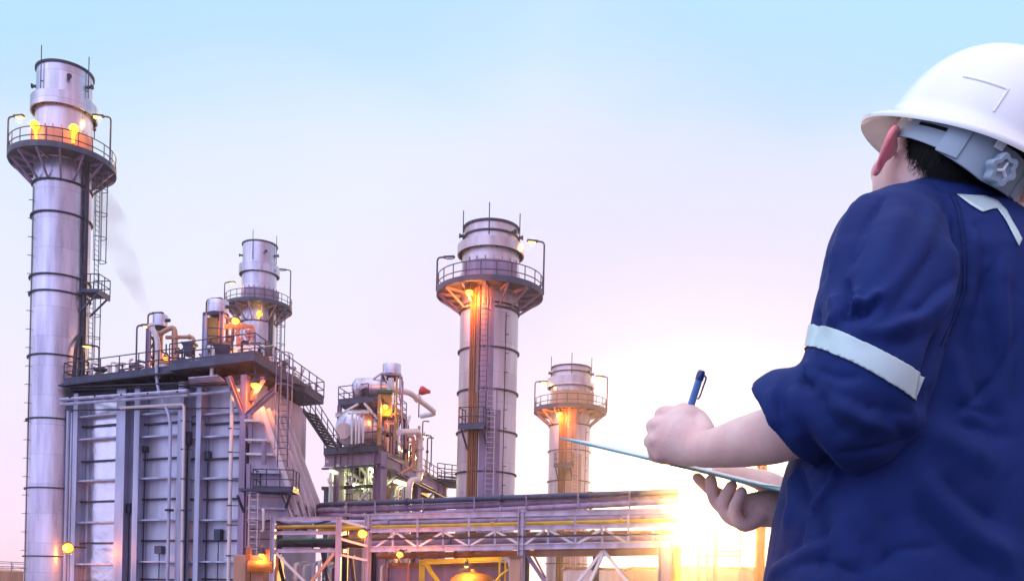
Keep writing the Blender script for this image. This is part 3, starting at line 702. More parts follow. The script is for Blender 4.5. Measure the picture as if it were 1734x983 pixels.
# vent silencer towers
def silencer(label, can, rcan, cols, base_v, plat, pipes, d, braces, lampinfo):
    (u0, u1, v0, v1) = can; uc = (u0 + u1) / 2
    root = thing('vent_silencer', label, 'silencer', (P(uc, base_v, d).x, d, ZT), 'vent silencers')
    ct, cb = P(uc, v0, d), P(uc, v1, d); cb.x = ct.x
    r = rcan
    m = MB().lathe((ct.x, d, 0), [(.02, cb.z), (r, cb.z), (r * 1.0, ct.z - .05), (r * .97, ct.z), (.02, ct.z)], 36); can_o = m.build('canister', 'clad', root)
    m = MB().lathe((ct.x, d, 0), [(.02, cb.z - .55), (r * .45, cb.z - .5), (r * .8, cb.z - .01), (.02, cb.z - .01)], 24); m.build('inlet_cone', 'dark', can_o)
    m = MB(); m.cyl((ct.x + r * .95, d - .2, (ct.z + cb.z) / 2), (ct.x + r + .22, d - .25, (ct.z + cb.z) / 2), .11, n=10); m.build('drain_nozzle', 'dark', can_o)
    for (u, va, vb, w, dd, mm) in cols:
        a, b = P(u, va, d + dd), P(u, vb, d + dd); a.x = b.x; m = MB(); m.ibeam(b, a, w, w, .03, (1, 0, 0)); m.build('tower_post', mm, root, smooth=False)
    for (p0, p1, w, mm) in braces:
        m = MB(); m.bar(P(*p0[:2], d + p0[2]), P(*p1[:2], d + p1[2]), w); m.build('brace', mm, root, smooth=False)
    return root
v1 = silencer('vent silencer canister on a braced tower, left on the boiler roof deck amid bent pipes', (259, 285, 534, 553), .47, [(250, 555, 637, .26, -.6, 'frame'), (272, 560, 637, .16, 1.2, 'rust'), (292, 556, 637, .16, 1.0, 'rust'), (260, 560, 637, .16, -.2, 'rust')], 632, None, None, 60,
   [((253, 565, -.5), (270, 592, .5), .09, 'dark'), ((270, 565, .5), (253, 592, -.5), .09, 'dark'), ((252, 598, -.5), (268, 620, .5), .09, 'rust'), ((250, 612, -.6), (292, 611, .8), .14, 'rust'), ((250, 558, -.6), (290, 558, .8), .12, 'dark'), ((268, 590, -.3), (290, 606, .4), .08, 'dark')], None)
v2 = silencer('vent silencer canister on a railed tower beside the second exhaust stack', (352, 387, 510, 531), .63, [(345, 530, 626, .24, -.6, 'steel'), (375, 529, 580, .24, -.6, 'frame'), (384, 531, 600, .18, 1.2, 'frame'), (355, 531, 626, .18, 1.2, 'steel'), (350, 560, 626, .12, -.9, 'steel')], 626, None, None, 58,
   [((345, 531, -.6), (380, 529, -.6), .16, 'dark'), ((350, 545, 0), (374, 532, -.4), .08, 'dark'), ((378, 533, -.6), (398, 548, 1), .14, 'frame'), ((350, 578, -.6), (395, 592, -.2), .14, 'dark')], None)
m = MB().hexa([P(352, 596, 57), P(388, 600, 57), P(392, 592, 59), P(356, 590, 59), P(350, 582, 56.8), P(390, 582, 56.8), P(396, 577, 59.4), P(354, 577, 59.4)]); bsk = m.build('service_platform', 'deck', v2, smooth=False)
m = MB(); railing(m, [P(352, 581, 56.8), P(374, 583, 56.6), P(392, 583, 57.4), P(396, 577, 59.2)], .95, .034, .8, toe=False); m.build('railing', 'rail', bsk)
m = MB(); m.box(P(362, 562, 58), .7, .7, 1.6); m.box(P(371, 562, 58.2), .35, .5, 1.3); m.build('valve_cabinet', 'ochre', v2, bevel=.03)
# bent pipes on the deck
def pipe_thing(name, label, cat, pts, r, mm, group=None, fillet=.4, base=None, flanges=()):
    t = thing(name, label, cat, base or pts[-1], group)
    m = MB(); m.tube(pts, r, 14, fillet=fillet); b = m.build('pipe_body', mm, t)
    for (i, f) in flanges:
        a, c = Vector(pts[i]), Vector(pts[i + 1]); q = a.lerp(c, f); e = (c - a).normalized()
        m = MB(); m.cyl(q - e * r * .4, q + e * r * .4, r * 1.45, n=16); m.build('pipe_flange', mm, t)
    return t
D1 = 58.6
pipe_thing('bent_pipe', 'pale pipe leaning then running straight down through the roof deck, left of the vent tower', 'pipe', [P(254, 549, D1), P(267, 573, D1), P(267, 640, D1)], .17, 'pale', 'bent pipes on the deck', flanges=((0, .1), (1, .8)))
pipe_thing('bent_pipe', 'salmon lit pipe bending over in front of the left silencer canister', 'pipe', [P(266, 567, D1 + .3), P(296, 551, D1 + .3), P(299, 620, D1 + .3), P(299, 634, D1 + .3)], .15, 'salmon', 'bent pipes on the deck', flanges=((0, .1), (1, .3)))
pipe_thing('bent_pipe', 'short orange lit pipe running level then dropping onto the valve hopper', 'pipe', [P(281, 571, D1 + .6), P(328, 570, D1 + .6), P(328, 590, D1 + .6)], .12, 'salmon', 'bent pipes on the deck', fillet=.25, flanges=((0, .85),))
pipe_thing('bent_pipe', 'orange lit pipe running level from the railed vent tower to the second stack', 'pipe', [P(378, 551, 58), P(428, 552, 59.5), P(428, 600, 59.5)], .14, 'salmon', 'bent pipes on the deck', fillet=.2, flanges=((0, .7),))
pipe_thing('bent_pipe', 'white vertical pipe standing under the railed vent tower by the deck edge', 'pipe', [P(352, 588, 56.4), P(360, 588, 56.4), P(359, 637, 56.4)], .13, 'white', 'bent pipes on the deck', fillet=.2, flanges=((1, .3), (1, .7)))
# valve hopper
hp = thing('valve_hopper', 'small dark hopper with handwheel valves between the two vent towers', 'hopper', P(321, 618, 58.5))
c = P(321, 585, 58.5); m = MB(); m.box(c + UPV * .1, .85, .7, .12); m.hexa([c + Vector((a * .22, b * .22, -.65)) for a, b in ((-1, -1), (1, -1), (1, 1), (-1, 1))] + [c + Vector((a * .34, b * .32, .03)) for a, b in ((-1, -1), (1, -1), (1, 1), (-1, 1))]); m.build('hopper_body', 'deck', hp, smooth=False)
for sx in (-.3, .3):
    m = MB(); m.bar(c + Vector((sx, 0, -.1)), c + Vector((sx, 0, -1.6)), .09); m.build('support_leg', 'dark', hp, smooth=False)
for k, (dx, dz) in enumerate(((-.75, -.45), (-.6, -.95), (.1, -1.1), (-.9, -1.1))):
    q = c + Vector((dx, -.3, dz)); m = MB(); m.cyl(q, q + Vector((.55, .1, 0)), .08, n=8); m.sphere(q + Vector((.3, 0, 0)), .15, 6); m.lathe(q, [(.16, -.02), (.19, -.02), (.19, .02), (.16, .02)], 16, closed=True, axis=(1, .2, 0)); m.build('valve', 'dark', hp)
m = MB(); m.cyl(P(280, 628, D1), P(280, 616, D1), .38, n=20); t = thing('storage_drum', 'small orange topped drum standing under the left vent tower', 'drum', P(280, 630, D1)); m.build('drum_body', 'white', t)
m = MB(); m.lathe(P(280, 616, D1), [(.01, .2), (.25, .17), (.42, 0), (.42, -.06), (.01, -.06)], 20); m.build('drum_lid', 'orange', t)
# steam drum lying on the deck below the railed tower
sd = thing('deck_drum', 'long white drum lying on the roof deck under the railed vent tower', 'vessel', P(395, 617, 58.5))
a, b = P(364, 612, 58.2), P(432, 604, 59.4)
ax = (b - a).normalized(); L = (b - a).length
m = MB().lathe(a, [(.02, -.3), (.4, -.24), (.68, 0), (.72, .1), (.72, L - .1), (.68, L), (.4, L + .24), (.02, L + .3)], 32, axis=ax); sdb = m.build('drum_shell', 'white', sd)
for f in (.2, .8):
    q = a + ax * L * f; m = MB(); m.box(q - UPV * .75, .3, 1.1, .7, ax, ax.cross(UPV)); m.build('saddle', 'frame', sd, smooth=False)
for f, h in ((.35, .9), (.55, 1.3), (.62, .7), (.8, 1.1), (.9, .8)):
    q = a + ax * L * f; m = MB(); m.cyl(q, q + UPV * (.6 + h), .09, n=10); m.cyl(q + UPV * (.5 + h), q + UPV * (.62 + h), .17, n=12); m.sphere(q + UPV * (.3 + h), .18, 6); m.build('nozzle', 'frame', sdb)
vt = thing('gate_valve', 'valve with a dark green handwheel beside the second stack', 'valve', P(449, 600, 60))
q = P(449, 588, 60); m = MB(); m.cyl(q - UPV * .9, q, .1, n=10); m.sphere(q - UPV * .4, .2, 8); m.build('valve_body', 'dark', vt)
m = MB(); m.sphere(q + UPV * .1, .30, 8, (1.2, 1, .7)); m.build('handwheel', 'green', vt)
# clutter of valves and short pipes along the deck
rnd = random.Random(3)
cl = [(154, 634, 2.4), (172, 632, 2.2), (192, 631, 2.0), (214, 629, 2.2), (232, 628, 2.6), (408, 612, 3.0), (420, 608, 2.6), (436, 606, 3.4), (452, 604, 4.5), (465, 610, 5.5), (478, 628, 6.5), (490, 636, 7.3), (502, 646, 8.3), (308, 628, 2.2), (334, 626, 2.2)]
kinds = ['low pipe elbow and valve cluster', 'squat actuator valve', 'twin stub pipes with flanges']
wher = ['at the far left of the boiler roof railing', 'second from the left behind the boiler roof railing', 'third from the left behind the boiler roof railing', 'just left of the thin deck lamp post', 'at the foot of the thin deck lamp post',
        'in front of the second stack, left one', 'in front of the second stack, middle one', 'below the green handwheel', 'right of the green handwheel', 'behind the caged ladder top', 'on the right deck walkway, nearest the ladder', 'midway along the right deck walkway', 'at the far end of the right deck walkway', 'between the left vent tower and the valve hopper', 'between the valve hopper and the railed tower']
for k, (u, v, bk) in enumerate(cl):
    q = dk_pt(u, v, bk); q.z = ZT if u < 442 else ZD + .42
    t = thing('valve_cluster', kinds[k % 3] + ' ' + wher[k], 'valve', q, 'valve clusters on the roof deck')
    h = rnd.uniform(.8, 1.3)
    if k % 3 == 0:
        m = MB(); m.tube([q + Vector((-.7, 0, .35)), q + Vector((.1, 0, .4)), q + Vector((.45, 0, h))], .1, 10, fillet=.25); m.build('pipe_body', 'rust' if u < 240 else 'pale', t)
        m = MB(); m.sphere(q + Vector((-.25, -.05, .55)), .2, 8); m.cyl(q + Vector((-.25, -.05, .5)), q + Vector((-.25, -.05, h)), .05, n=8); m.lathe(q + Vector((-.25, -.05, h)), [(.2, -.02), (.25, -.02), (.25, .02), (.2, .02)], 16, closed=True); m.build('handwheel', 'dark', t)
    elif k % 3 == 1:
        m = MB(); m.cyl(q, q + UPV * h * .7, .13, n=12); m.build('valve_body', 'frame', t)
        m = MB(); m.sphere(q + UPV * h * .85, .26, 8, (1.2, 1, .8)); m.cyl(q + UPV * h * .85 - Vector((.5, 0, 0)), q + UPV * h * .85 + Vector((.4, 0, 0)), .12, n=10); m.build('actuator', 'dark', t)
    else:
        for dx in (-.3, .25):
            m = MB(); m.cyl(q + Vector((dx, 0, 0)), q + Vector((dx, 0, h)), .09, n=10); m.cyl(q + Vector((dx, 0, h)), q + Vector((dx, 0, h + .07)), .18, n=12); m.build('stub_pipe', 'pale', t)
rs = random.Random(9)
for k in range(34):
    u = rs.uniform(140, 436); q = dk_pt(u, 640, rs.uniform(1.0, 4.5)); q.z = ZT if u < 312 else ZD + .42; h = rs.uniform(.5, 1.9)
    if k % 3 == 0: b = q + FX * rs.uniform(.8, 2.4); pts = [q, q + UPV * h * .6, b + UPV * h * .6, b]
    elif k % 3 == 1: pts = [q, q + UPV * h, q + UPV * h + FX * rs.uniform(.2, .7)]
    else: pts = [q, q + UPV * h, q + UPV * (h + .05) - FN * rs.uniform(.5, 1.2)]
    m = MB(); m.tube(pts, rs.choice((.04, .06, .08)), 8, fillet=.12); m.build('service_pipe', rs.choice(('rust', 'dark', 'frame', 'pale', 'deck', 'steel')), boiler)
for k in range(16):
    f = rs.uniform(.1, 1); q = A1.lerp(BR, f) - FX * rs.uniform(.4, 2.2) + UPV * .5; h = rs.uniform(.5, 1.6)
    m = MB(); m.tube([q, q + UPV * h, q + UPV * h + SIDE * rs.uniform(.2, 1.2)], rs.choice((.04, .06, .09)), 8, fillet=.12); m.build('service_pipe', rs.choice(('rust', 'dark', 'frame', 'pale', 'deck')), boiler)
for (va, vb, o, r_) in ((655, 645, 1.2, .06), (660, 650, 1.0, .05), (694, 690, .95, .04)):
    m = MB(); m.cyl(fp(110, va, o), fp(404, vb, o), r_, n=10); m.build('service_pipe', 'dark', boiler)
m = MB(); m.bar(A0 + FN * .25 - UPV * .1, a1 + FN * .25 - UPV * .1, .35, .1); m.build('cable_tray', 'dark', boiler, smooth=False)
# small boxes, conduits and plates on the front panels
for (u, v, w, h_) in ((318, 742, .5, .8), (219, 860, .35, .6), (270, 930, .6, .5), (370, 905, .5, .7), (352, 770, .3, .5), (246, 760, .3, .4)):
    q = onw(u, v, .25); m = MB(); m.box(q, w, .3, h_, FX, FN); m.build('junction_box', 'deck', boiler, bevel=.02); m = MB(); m.tube([q - UPV * h_ / 2, Vector((q.x, q.y, .2))], .035, 8); m.build('conduit', 'dark', boiler)
# lamp posts on the deck
for (u, vt_, vb, bk, armu, lit, lab, pw) in ((232, 551, 634, 2.0, 1, 'warm', 'thin lamp post with a short arm at the left end of the boiler roof deck', 20), (251, 531, 600, 3.0, 1, 'warm', 'lamp post lit yellow above the left vent silencer', 45),
                                       (350, 507, 575, 3.0, 1, 'warm', 'lamp post lit yellow above the railed vent silencer', 45), (168, 586, 634, 3.0, -1, 'warm', 'small hooked lamp post close to the tallest stack', 10)):
    a = dk_pt(u, vt_, bk); b = dk_pt(u, vb, bk); b.x = a.x
    t = thing('lamp_post', lab, 'lamp', b, 'lamp posts on the roof deck'); lamp_post_parts(t, b, a.z - b.z, (armu * .45, -.1, 0), lit, pw, 'post')
p = P(399, 543, 57.3); t = thing('flood_lamp', 'bright orange lamp glaring beside the pipes of the railed vent tower', 'lamp', p, 'sodium flood lamps')
m = MB(); m.cyl(p + Vector((-.4, .3, .2)), p + Vector((0, .1, .3)), .05, n=8); m.build('lamp_bracket', 'dark', t); flood_parts(t, p, (-.1, -.5, -.8), 230, r=.24)
p = P(281, 606, 60.6); t = thing('flood_lamp', 'hidden orange lamp glowing inside the left vent tower', 'lamp', p, 'sodium flood lamps'); m = MB(); m.cyl(p + UPV * .3, p + UPV * .9, .05, n=8); m.build('lamp_bracket', 'dark', t); flood_parts(t, p, (0, -.3, -1), 180, r=.16)
# lamp on the lower left corner of the building
p = P(115, 927, 60.0); t = thing('flood_lamp', 'glaring yellow floodlight low on the left corner of the boiler house', 'lamp', p, 'sodium flood lamps')
m = MB(); m.bar(p + Vector((.1, .3, .1)), p + Vector((.5, 1.4, .1)), .1); m.build('lamp_bracket', 'dark', t); flood_parts(t, p, (-.05, -.9, -.25), 420, r=.34)
# far left: low tank behind the stack, with a rail on its rim
tk = thing('storage_tank', 'low pinkish storage tank with rim railing, far left behind the tallest stack', 'tank', (P(-20, 975, 105).x, 105, 0))
c = P(-20, 975, 105); zt_ = P(20, 966, 100).z
m = MB().lathe((c.x, c.y, 0), [(5.2, 0), (5.2, zt_), (5.0, zt_ + .05), (.02, zt_ + .5)], 56); m.build('tank_shell', 'salmon', tk)
m = MB()
for hh in (.5, 1.0): m.tube([(c.x + 5.15 * math.cos(2 * math.pi * k / 48), c.y + 5.15 * math.sin(2 * math.pi * k / 48), zt_ + hh) for k in range(48)], .04, 6, closed=True)
for k in range(20): a = 2 * math.pi * k / 20; m.cyl((c.x + 5.15 * math.cos(a), c.y + 5.15 * math.sin(a), zt_), (c.x + 5.15 * math.cos(a), c.y + 5.15 * math.sin(a), zt_ + 1.0), .04, n=6)
m.build('railing', 'rail', tk)
for u, v, lab in ((47, 948, 'shorter of the two thin masts at the far left by the low tank'), (51.5, 944, 'taller of the two thin masts at the far left by the low tank')):
    a = P(u, v, 95); t = thing('mast', lab, 'mast', (a.x, 95, 0), 'thin masts by the low tank'); m = MB(); m.cyl((a.x, 95, 0), a, .05, n=6); m.build('pole', 'rail', t); m = MB(); m.bar(a - Vector((.25, 0, .3)), a + Vector((.1, 0, -.3)), .06); m.build('crossarm', 'rail', t)
# ------------------------------------------------------------------ drum platform (two decks on columns) behind the rack
O = P(641, 754, 71); ZL = O.z
OL = onz(548, 761, ZL); OS = onz(756, 819, ZL)
SD = (OS - O); SL = SD.length; SD.normalize()
FD = (OL - O); FL = FD.length; FD.normalize()
ZU = P(641, 671, 71).z
plat = thing('drum_platform', 'two storey mauve steel platform that carries the big silvery drum', 'platform', (O.x, O.y, 0))
def L(f, s, z): return Vector((O.x, O.y, 0)) + FD * f + SD * s + Vector((0, 0, z))
m = MB().prism([L(0, 0, ZL), L(FL, 0, ZL), L(FL, SL * .8, ZL), L(0, SL, ZL)], (0, 0, -.4)); lower = m.build('lower_deck', 'deck', plat, smooth=False)
uf = 4.0
us = (onz(714, 704, ZU) - P(641, 671, 71)).length
m = MB().prism([L(-.1, -.1, ZU), L(uf, -.1, ZU), L(uf, us, ZU), L(-.1, us, ZU)], (0, 0, -.35)); upper = m.build('upper_deck', 'deck', plat, smooth=False)
m = MB()
railing(m, [L(FL, .1, ZL), L(.1, .1, ZL), L(.05, SL - .5, ZL)], 1.1, .038, 1.6); m.build('railing', 'rail', lower)
m = MB(); railing(m, [L(uf, us * .5, ZU), L(uf, 0, ZU), L(1.1, 0, ZU)], 1.1, .038, 1.2); railing(m, [L(0, 4, ZU), L(0, us, ZU), L(uf, us, ZU)], 1.1, .038, 1.6); m.build('railing', 'rail', upper)
# rounded end landing far right
m = MB().prism([L(-.2, SL - 5, ZL - .02), L(-2.2, SL - 3, ZL - .02), L(-2.6, SL, ZL - .02), L(-1.2, SL + 1.5, ZL - .02), L(.4, SL + .5, ZL - .02)], (0, 0, -.3)); e = m.build('end_landing', 'deck', plat, smooth=False)
m = MB(); railing(m, [L(-.4, SL - 5.5, ZL), L(-2.2, SL - 3, ZL), L(-2.6, SL, ZL), L(-1.2, SL + 1.5, ZL), L(.4, SL + .5, ZL)], 1.3, .045, .8, mids=(.33, .66)); m.build('railing', 'rail', e)
# columns and beams below the lower deck
for (f, s, w, mm) in ((-.05, .45, .75, 'frame'), (4.0, .5, .6, 'frame'), (-.05, 6.5, .4, 'frame'), (4.0, 6, .45, 'dark'), (0, 12, .5, 'frame'), (4.0, 13, .5, 'dark'), (0, 20, .5, 'frame'), (3.8, 21, .5, 'dark'), (0, SL - 1.5, .5, 'frame')):
    m = MB(); m.ibeam(L(f, s, 0), L(f, s, ZL - .4), w, w, .05, FD); m.build('column', mm, plat, smooth=False)
for s in (.4, 6, 12, 20):
    m = MB(); m.ibeam(L(-.1, s, ZL - .85), L(FL, s, ZL - .85), .3, .85); m.build('floor_beam', 'frame', plat, smooth=False)
m = MB(); m.ibeam(L(-.05, 0.3, ZL - .85), L(-.05, SL, ZL - .85), .3, .8); m.build('floor_beam', 'frame', plat, smooth=False)
for (f0, s0, z0, f1, s1, z1) in ((0, .8, -3.2, 0, 6.2, -1.1), (0, 6.8, -1.1, 0, 11.5, -4.5), (4.0, .5, -6, 1.2, .5, -3.4), (FL - .3, .6, -2.2, 3.4, .6, -4.6), (0, 12.5, -4, 0, 19, -1.2), (2.8, 6, -1.3, 4, 6, -5)):
    m = MB(); m.bar(L(f0, s0, ZL + z0), L(f1, s1, ZL + z1), .18); m.build('brace', 'pale', plat, smooth=False)
# columns carrying the upper deck
for (f, s) in ((uf - .1, .1), (0, .05), (uf - .1, us - .3), (0, us - .3), (0, us * .5)):
    m = MB(); m.ibeam(L(f, s, ZL), L(f, s, ZU - .35), .26, .26, .03, FD); m.build('column', 'frame', plat, smooth=False)
m = MB(); m.bar(L(uf - .2, -.05, ZL + 2.6), L(2.0, -.05, ZU - .4), .16); m.build('brace', 'pale', plat, smooth=False)
m = MB(); m.bar(L(1.4, -.05, ZU - .4), L(.1, -.05, ZL + 2.0), .16); m.build('brace', 'pale', plat, smooth=False)
m = MB(); m.ibeam(L(uf + .2, -.12, ZU - 1.1), L(.9, -.12, ZU - 1.05), .22, .28); m.build('floor_beam', 'pale', plat, smooth=False)
# intermediate lower floor and service lines under the drum deck
for (z, mm) in ((-2.9, 'dark'), (-4.5, 'frame'), (-6.2, 'dark')):
    m = MB(); m.ibeam(L(-.1, .9, ZL + z), L(FL, .9, ZL + z), .2, .25); m.build('tie_beam', mm, plat, smooth=False)
m = MB(); railing(m, [L(FL, 1.6, ZL - 4.4), L(.2, 1.6, ZL - 4.4)], 1.1, .036, 1.1); m.build('mid_railing', 'rail', plat)
# big drum
dr = thing('steam_drum', 'big silvery horizontal drum with domed end and pink manhole on the platform', 'vessel', P(600, 757, 72.5))
c0 = P(600, 724, 72.3); Rd = 1.62; LD = 15
prof = [(.02, -.62), (.5, -.58), (.95, -.42), (1.3, -.2), (1.54, .08), (Rd, .4), (Rd, LD), (1.3, LD + .5), (.02, LD + .8)]
m = MB().lathe(c0, prof, 48, axis=SD); ds = m.build('drum_shell', 'clad', dr)
q = c0 - SD * .55 - FD * -.35 - UPV * .3; q = c0 - SD * .5 + FD * .62 - UPV * .35
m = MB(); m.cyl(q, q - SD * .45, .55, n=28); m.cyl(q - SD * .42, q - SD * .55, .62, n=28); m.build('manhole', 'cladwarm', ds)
for s in (2, 6.5, 12):
    q = c0 + SD * s; m = MB(); m.box(q - UPV * 1.35, .4, 2.6, 1.25, SD, FD); m.build('saddle', 'frame', dr, smooth=False)
for k, f in enumerate((-.15, -.55, -.85, -1.25)):
    m = MB(); a = c0 + FD * f - SD * .95; m.tube([a + UPV * (.95 - .1 * k), a + UPV * -1.4], .06 if k % 2 else .085, 8); m.build('level_pipe', 'white', dr)
m = MB(); a = c0 - SD * .95 + UPV * .95; m.tube([a + FD * .25, a + FD * -1.3], .08, 8); m.build('level_pipe', 'white', dr)
# small drum on the upper deck
d2 = thing('blowdown_vessel', 'smaller horizontal vessel with a dark nozzle on the upper deck of the drum platform', 'vessel', P(620, 672, 73))
a, b = P(604, 659, 72.6), P(650, 657, 73.4); ax = (b - a).normalized(); LL = (b - a).length
m = MB().lathe(a, [(.02, -.35), (.5, -.28), (.82, 0), (.85, .1), (.85, LL), (.5, LL + .3), (.02, LL + .35)], 32, axis=ax); b2 = m.build('vessel_shell', 'clad', d2)
m = MB(); q = a + ax * 1.0 - UPV * .25 - SD * .8; m.cyl(q, q - SD * .5 - UPV * .2, .22, n=14); m.build('nozzle', 'dark', b2)
for f in (.2, .8): q = a + ax * LL * f; m = MB(); m.box(q - UPV * .7, .2, 1.2, .6, ax, SD); m.build('saddle', 'frame', d2, smooth=False)
pipe_thing('bent_pipe', 'thin pale pipe angled up from the smaller vessel to the silencer stand', 'pipe', [P(628, 650, 72.5), P(632, 641, 72.5), P(648, 630, 72.5), P(654, 640, 72.5)], .09, 'pale', 'bent pipes on the deck', fillet=.15)
# silencer on its stand
sl = thing('vent_silencer', 'vent silencer canister on four thin legs at the top of the drum platform', 'silencer', P(663, 672, 73), 'vent silencers')
ct, cb = P(664, 617, 73), P(664, 634, 73); r = .72
m = MB().lathe((ct.x, 73, 0), [(.02, cb.z), (r, cb.z), (r, ct.z - .04), (r * .97, ct.z), (.02, ct.z)], 40); cn = m.build('canister', 'clad', sl)
m = MB().lathe((ct.x, 73, 0), [(.02, cb.z - .5), (.35, cb.z - .48), (.62, cb.z - .12), (.62, cb.z - .01), (.02, cb.z - .01)], 28); m.build('inlet_cone', 'dark', cn)
for dx in (-.72, .72):
    for dy in (-.6, .6):
        m = MB(); m.bar((ct.x + dx, 73 + dy, cb.z - .05), (ct.x + dx, 73 + dy, ZU), .11); m.build('support_leg', 'frame', sl, smooth=False)
for zz in (cb.z - .1,):
    m = MB()
    for p_, q_ in (((-.72, -.6), (.72, -.6)), ((.72, -.6), (.72, .6)), ((.72, .6), (-.72, .6)), ((-.72, .6), (-.72, -.6))): m.bar((ct.x + p_[0], 73 + p_[1], zz), (ct.x + q_[0], 73 + q_[1], zz), .13)
    m.build('top_frame', 'frame', sl, smooth=False)
# tall posts in front (ochre lit) and the green cabinet
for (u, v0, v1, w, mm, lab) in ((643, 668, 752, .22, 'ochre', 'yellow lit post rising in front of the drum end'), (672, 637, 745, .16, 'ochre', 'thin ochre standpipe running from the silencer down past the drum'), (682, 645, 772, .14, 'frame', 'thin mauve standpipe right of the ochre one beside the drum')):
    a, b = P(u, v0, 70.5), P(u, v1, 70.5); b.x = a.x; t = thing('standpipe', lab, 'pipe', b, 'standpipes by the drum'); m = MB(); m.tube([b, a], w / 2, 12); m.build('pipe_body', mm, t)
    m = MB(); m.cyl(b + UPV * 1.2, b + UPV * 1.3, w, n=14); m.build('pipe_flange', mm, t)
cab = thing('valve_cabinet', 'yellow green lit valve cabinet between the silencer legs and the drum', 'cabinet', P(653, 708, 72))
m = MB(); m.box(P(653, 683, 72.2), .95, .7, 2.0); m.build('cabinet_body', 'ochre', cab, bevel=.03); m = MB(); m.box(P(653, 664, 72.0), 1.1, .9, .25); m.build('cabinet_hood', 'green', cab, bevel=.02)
m = MB(); m.bar(P(648, 703, 72), P(675, 700, 72), .25, .15); m.build('cabinet_shelf', 'rust', cab, smooth=False)
p = P(653, 688, 71.2); t = thing('flood_lamp', 'small orange lamp at the top of the drum platform under the silencer', 'lamp', p, 'sodium flood lamps'); m = MB(); m.cyl(p + UPV * .2, p + Vector((0, .6, .4)), .04, n=8); m.build('lamp_bracket', 'dark', t); flood_parts(t, p, (0, -.5, -.8), 260, r=.22)
# big bent pipes
pipe_thing('process_pipe', 'fat pipe sweeping right from under the silencer canister and doubling back', 'pipe', [P(662, 640, 72.3), P(664, 661, 72.3), P(692, 663, 73), P(739, 699, 80), P(714, 704, 82)], .22, 'pale', 'fat process pipes of the drum platform', fillet=.9, flanges=((1, .5), (2, .3)))
pipe_thing('process_pipe', 'fat white pipe bending down the right side of the drum platform with a double elbow', 'pipe', [P(676, 731, 70), P(710, 730, 74), P(711, 812, 74), P(693, 812, 72), P(691, 850, 72), Vector((*P(691, 850, 72).xy, 0))], .25, 'pale', 'fat process pipes of the drum platform', fillet=.75, flanges=((1, .35), (1, .8)))
pipe_thing('process_pipe', 'thinner pipe looping beside the fat white pipe under the drum', 'pipe', [P(690, 738, 73.5), P(700, 738, 73.5), P(700, 790, 73.5), P(680, 800, 73)], .14, 'salmon', 'fat process pipes of the drum platform', fillet=.4)
# clutter of vertical lines along the drum flank
for k, (u, v0, v1, r_, mm) in enumerate(((652, 712, 760, .07, 'rust'), (657, 716, 764, .10, 'pale'), (663, 712, 768, .08, 'salmon'), (688, 748, 785, .09, 'salmon'), (695, 752, 790, .06, 'dark'), (703, 745, 792, .07, 'salmon'), (716, 712, 790, .06, 'frame'), (724, 740, 800, .06, 'rust'))):
    dd = 72 + k * 1.0; a, b = P(u, v0, dd), P(u, v1, dd); b.x = a.x
    t = thing('riser_pipe', ('thin riser pipe beside the drum flank, number of places right of the end dome: ' + 'first second third fourth fifth sixth seventh eighth'.split()[k]).replace('number of places right of the end dome: ', '') + ' one from the drum end', 'pipe', b, 'riser pipes along the drum')
    m = MB(); m.tube([b, a, a + Vector((.5, .2, 0))], r_, 8, fillet=.2); m.build('pipe_body', mm, t); m = MB(); m.sphere(b.lerp(a, .6), r_ * 2.2, 6); m.build('valve', 'dark', t)
# red wind sock hood on a post
p = P(710, 661, 78); b = P(713, 700, 78); b.x = p.x
ws = thing('wind_sock', 'bright red wind sock on a thin post above the bent pipe', 'wind sock', b)
m = MB(); m.cyl(b - UPV * .3, p + UPV * .1, .05, n=8); m.build('post', 'dark', ws)
m = MB().lathe(p + Vector((.32, 0, 0)), [(.02, -.62), (.12, -.6), (.22, -.3), (.36, .0), (.38, .12), (.30, .28), (.02, .34)], 18, axis=(-.95, -.1, .12)); w_ = m.build('sock', 'red', ws)
for i in range(len(w_.data.vertices)):
    if w_.data.vertices[i].co.z > 0: pass
# lamp post behind right landing
a, b = P(731, 737, 88), P(731, 790, 88); b.x = a.x
t = thing('lamp_post', 'thin lamp post at the right end landing of the drum platform', 'lamp', b, 'lamp posts on the roof deck'); lamp_post_parts(t, b, a.z - b.z, (-.5, -.1, 0), 'warm', 20, 'post')
# fluorescent tubes under the deck
for k, ((u0, v0, d0), (u1, v1, d1), lab) in enumerate((((560, 797, 72.5), (590, 806, 76), 'left fluorescent tube glowing under the drum deck'), ((626, 793, 72.0), (642, 801, 75), 'middle fluorescent tube glowing under the drum deck'), ((598, 820, 73), (626, 829, 76), 'lowest fluorescent tube glowing under the drum deck'), ((668, 815, 74), (688, 821, 78), 'right fluorescent tube glowing under the drum deck'))):
    a, b = P(u0, v0, d0), P(u1, v1, d1); t = thing('tube_lamp', lab, 'lamp', (a + b) / 2, 'fluorescent tube lamps'); d_ = (b - a).normalized()
    m = MB(); m.bar(a + UPV * .16, b + UPV * .16, .3, .14); m.build('lamp_housing', 'white', t, smooth=False); m = MB(); m.cyl(a, b, .09, n=10); m.build('tube', 'tube', t)
    light(t, (a + b) / 2 - UPV * .35, 60, (.80, 1.0, .35), .3)
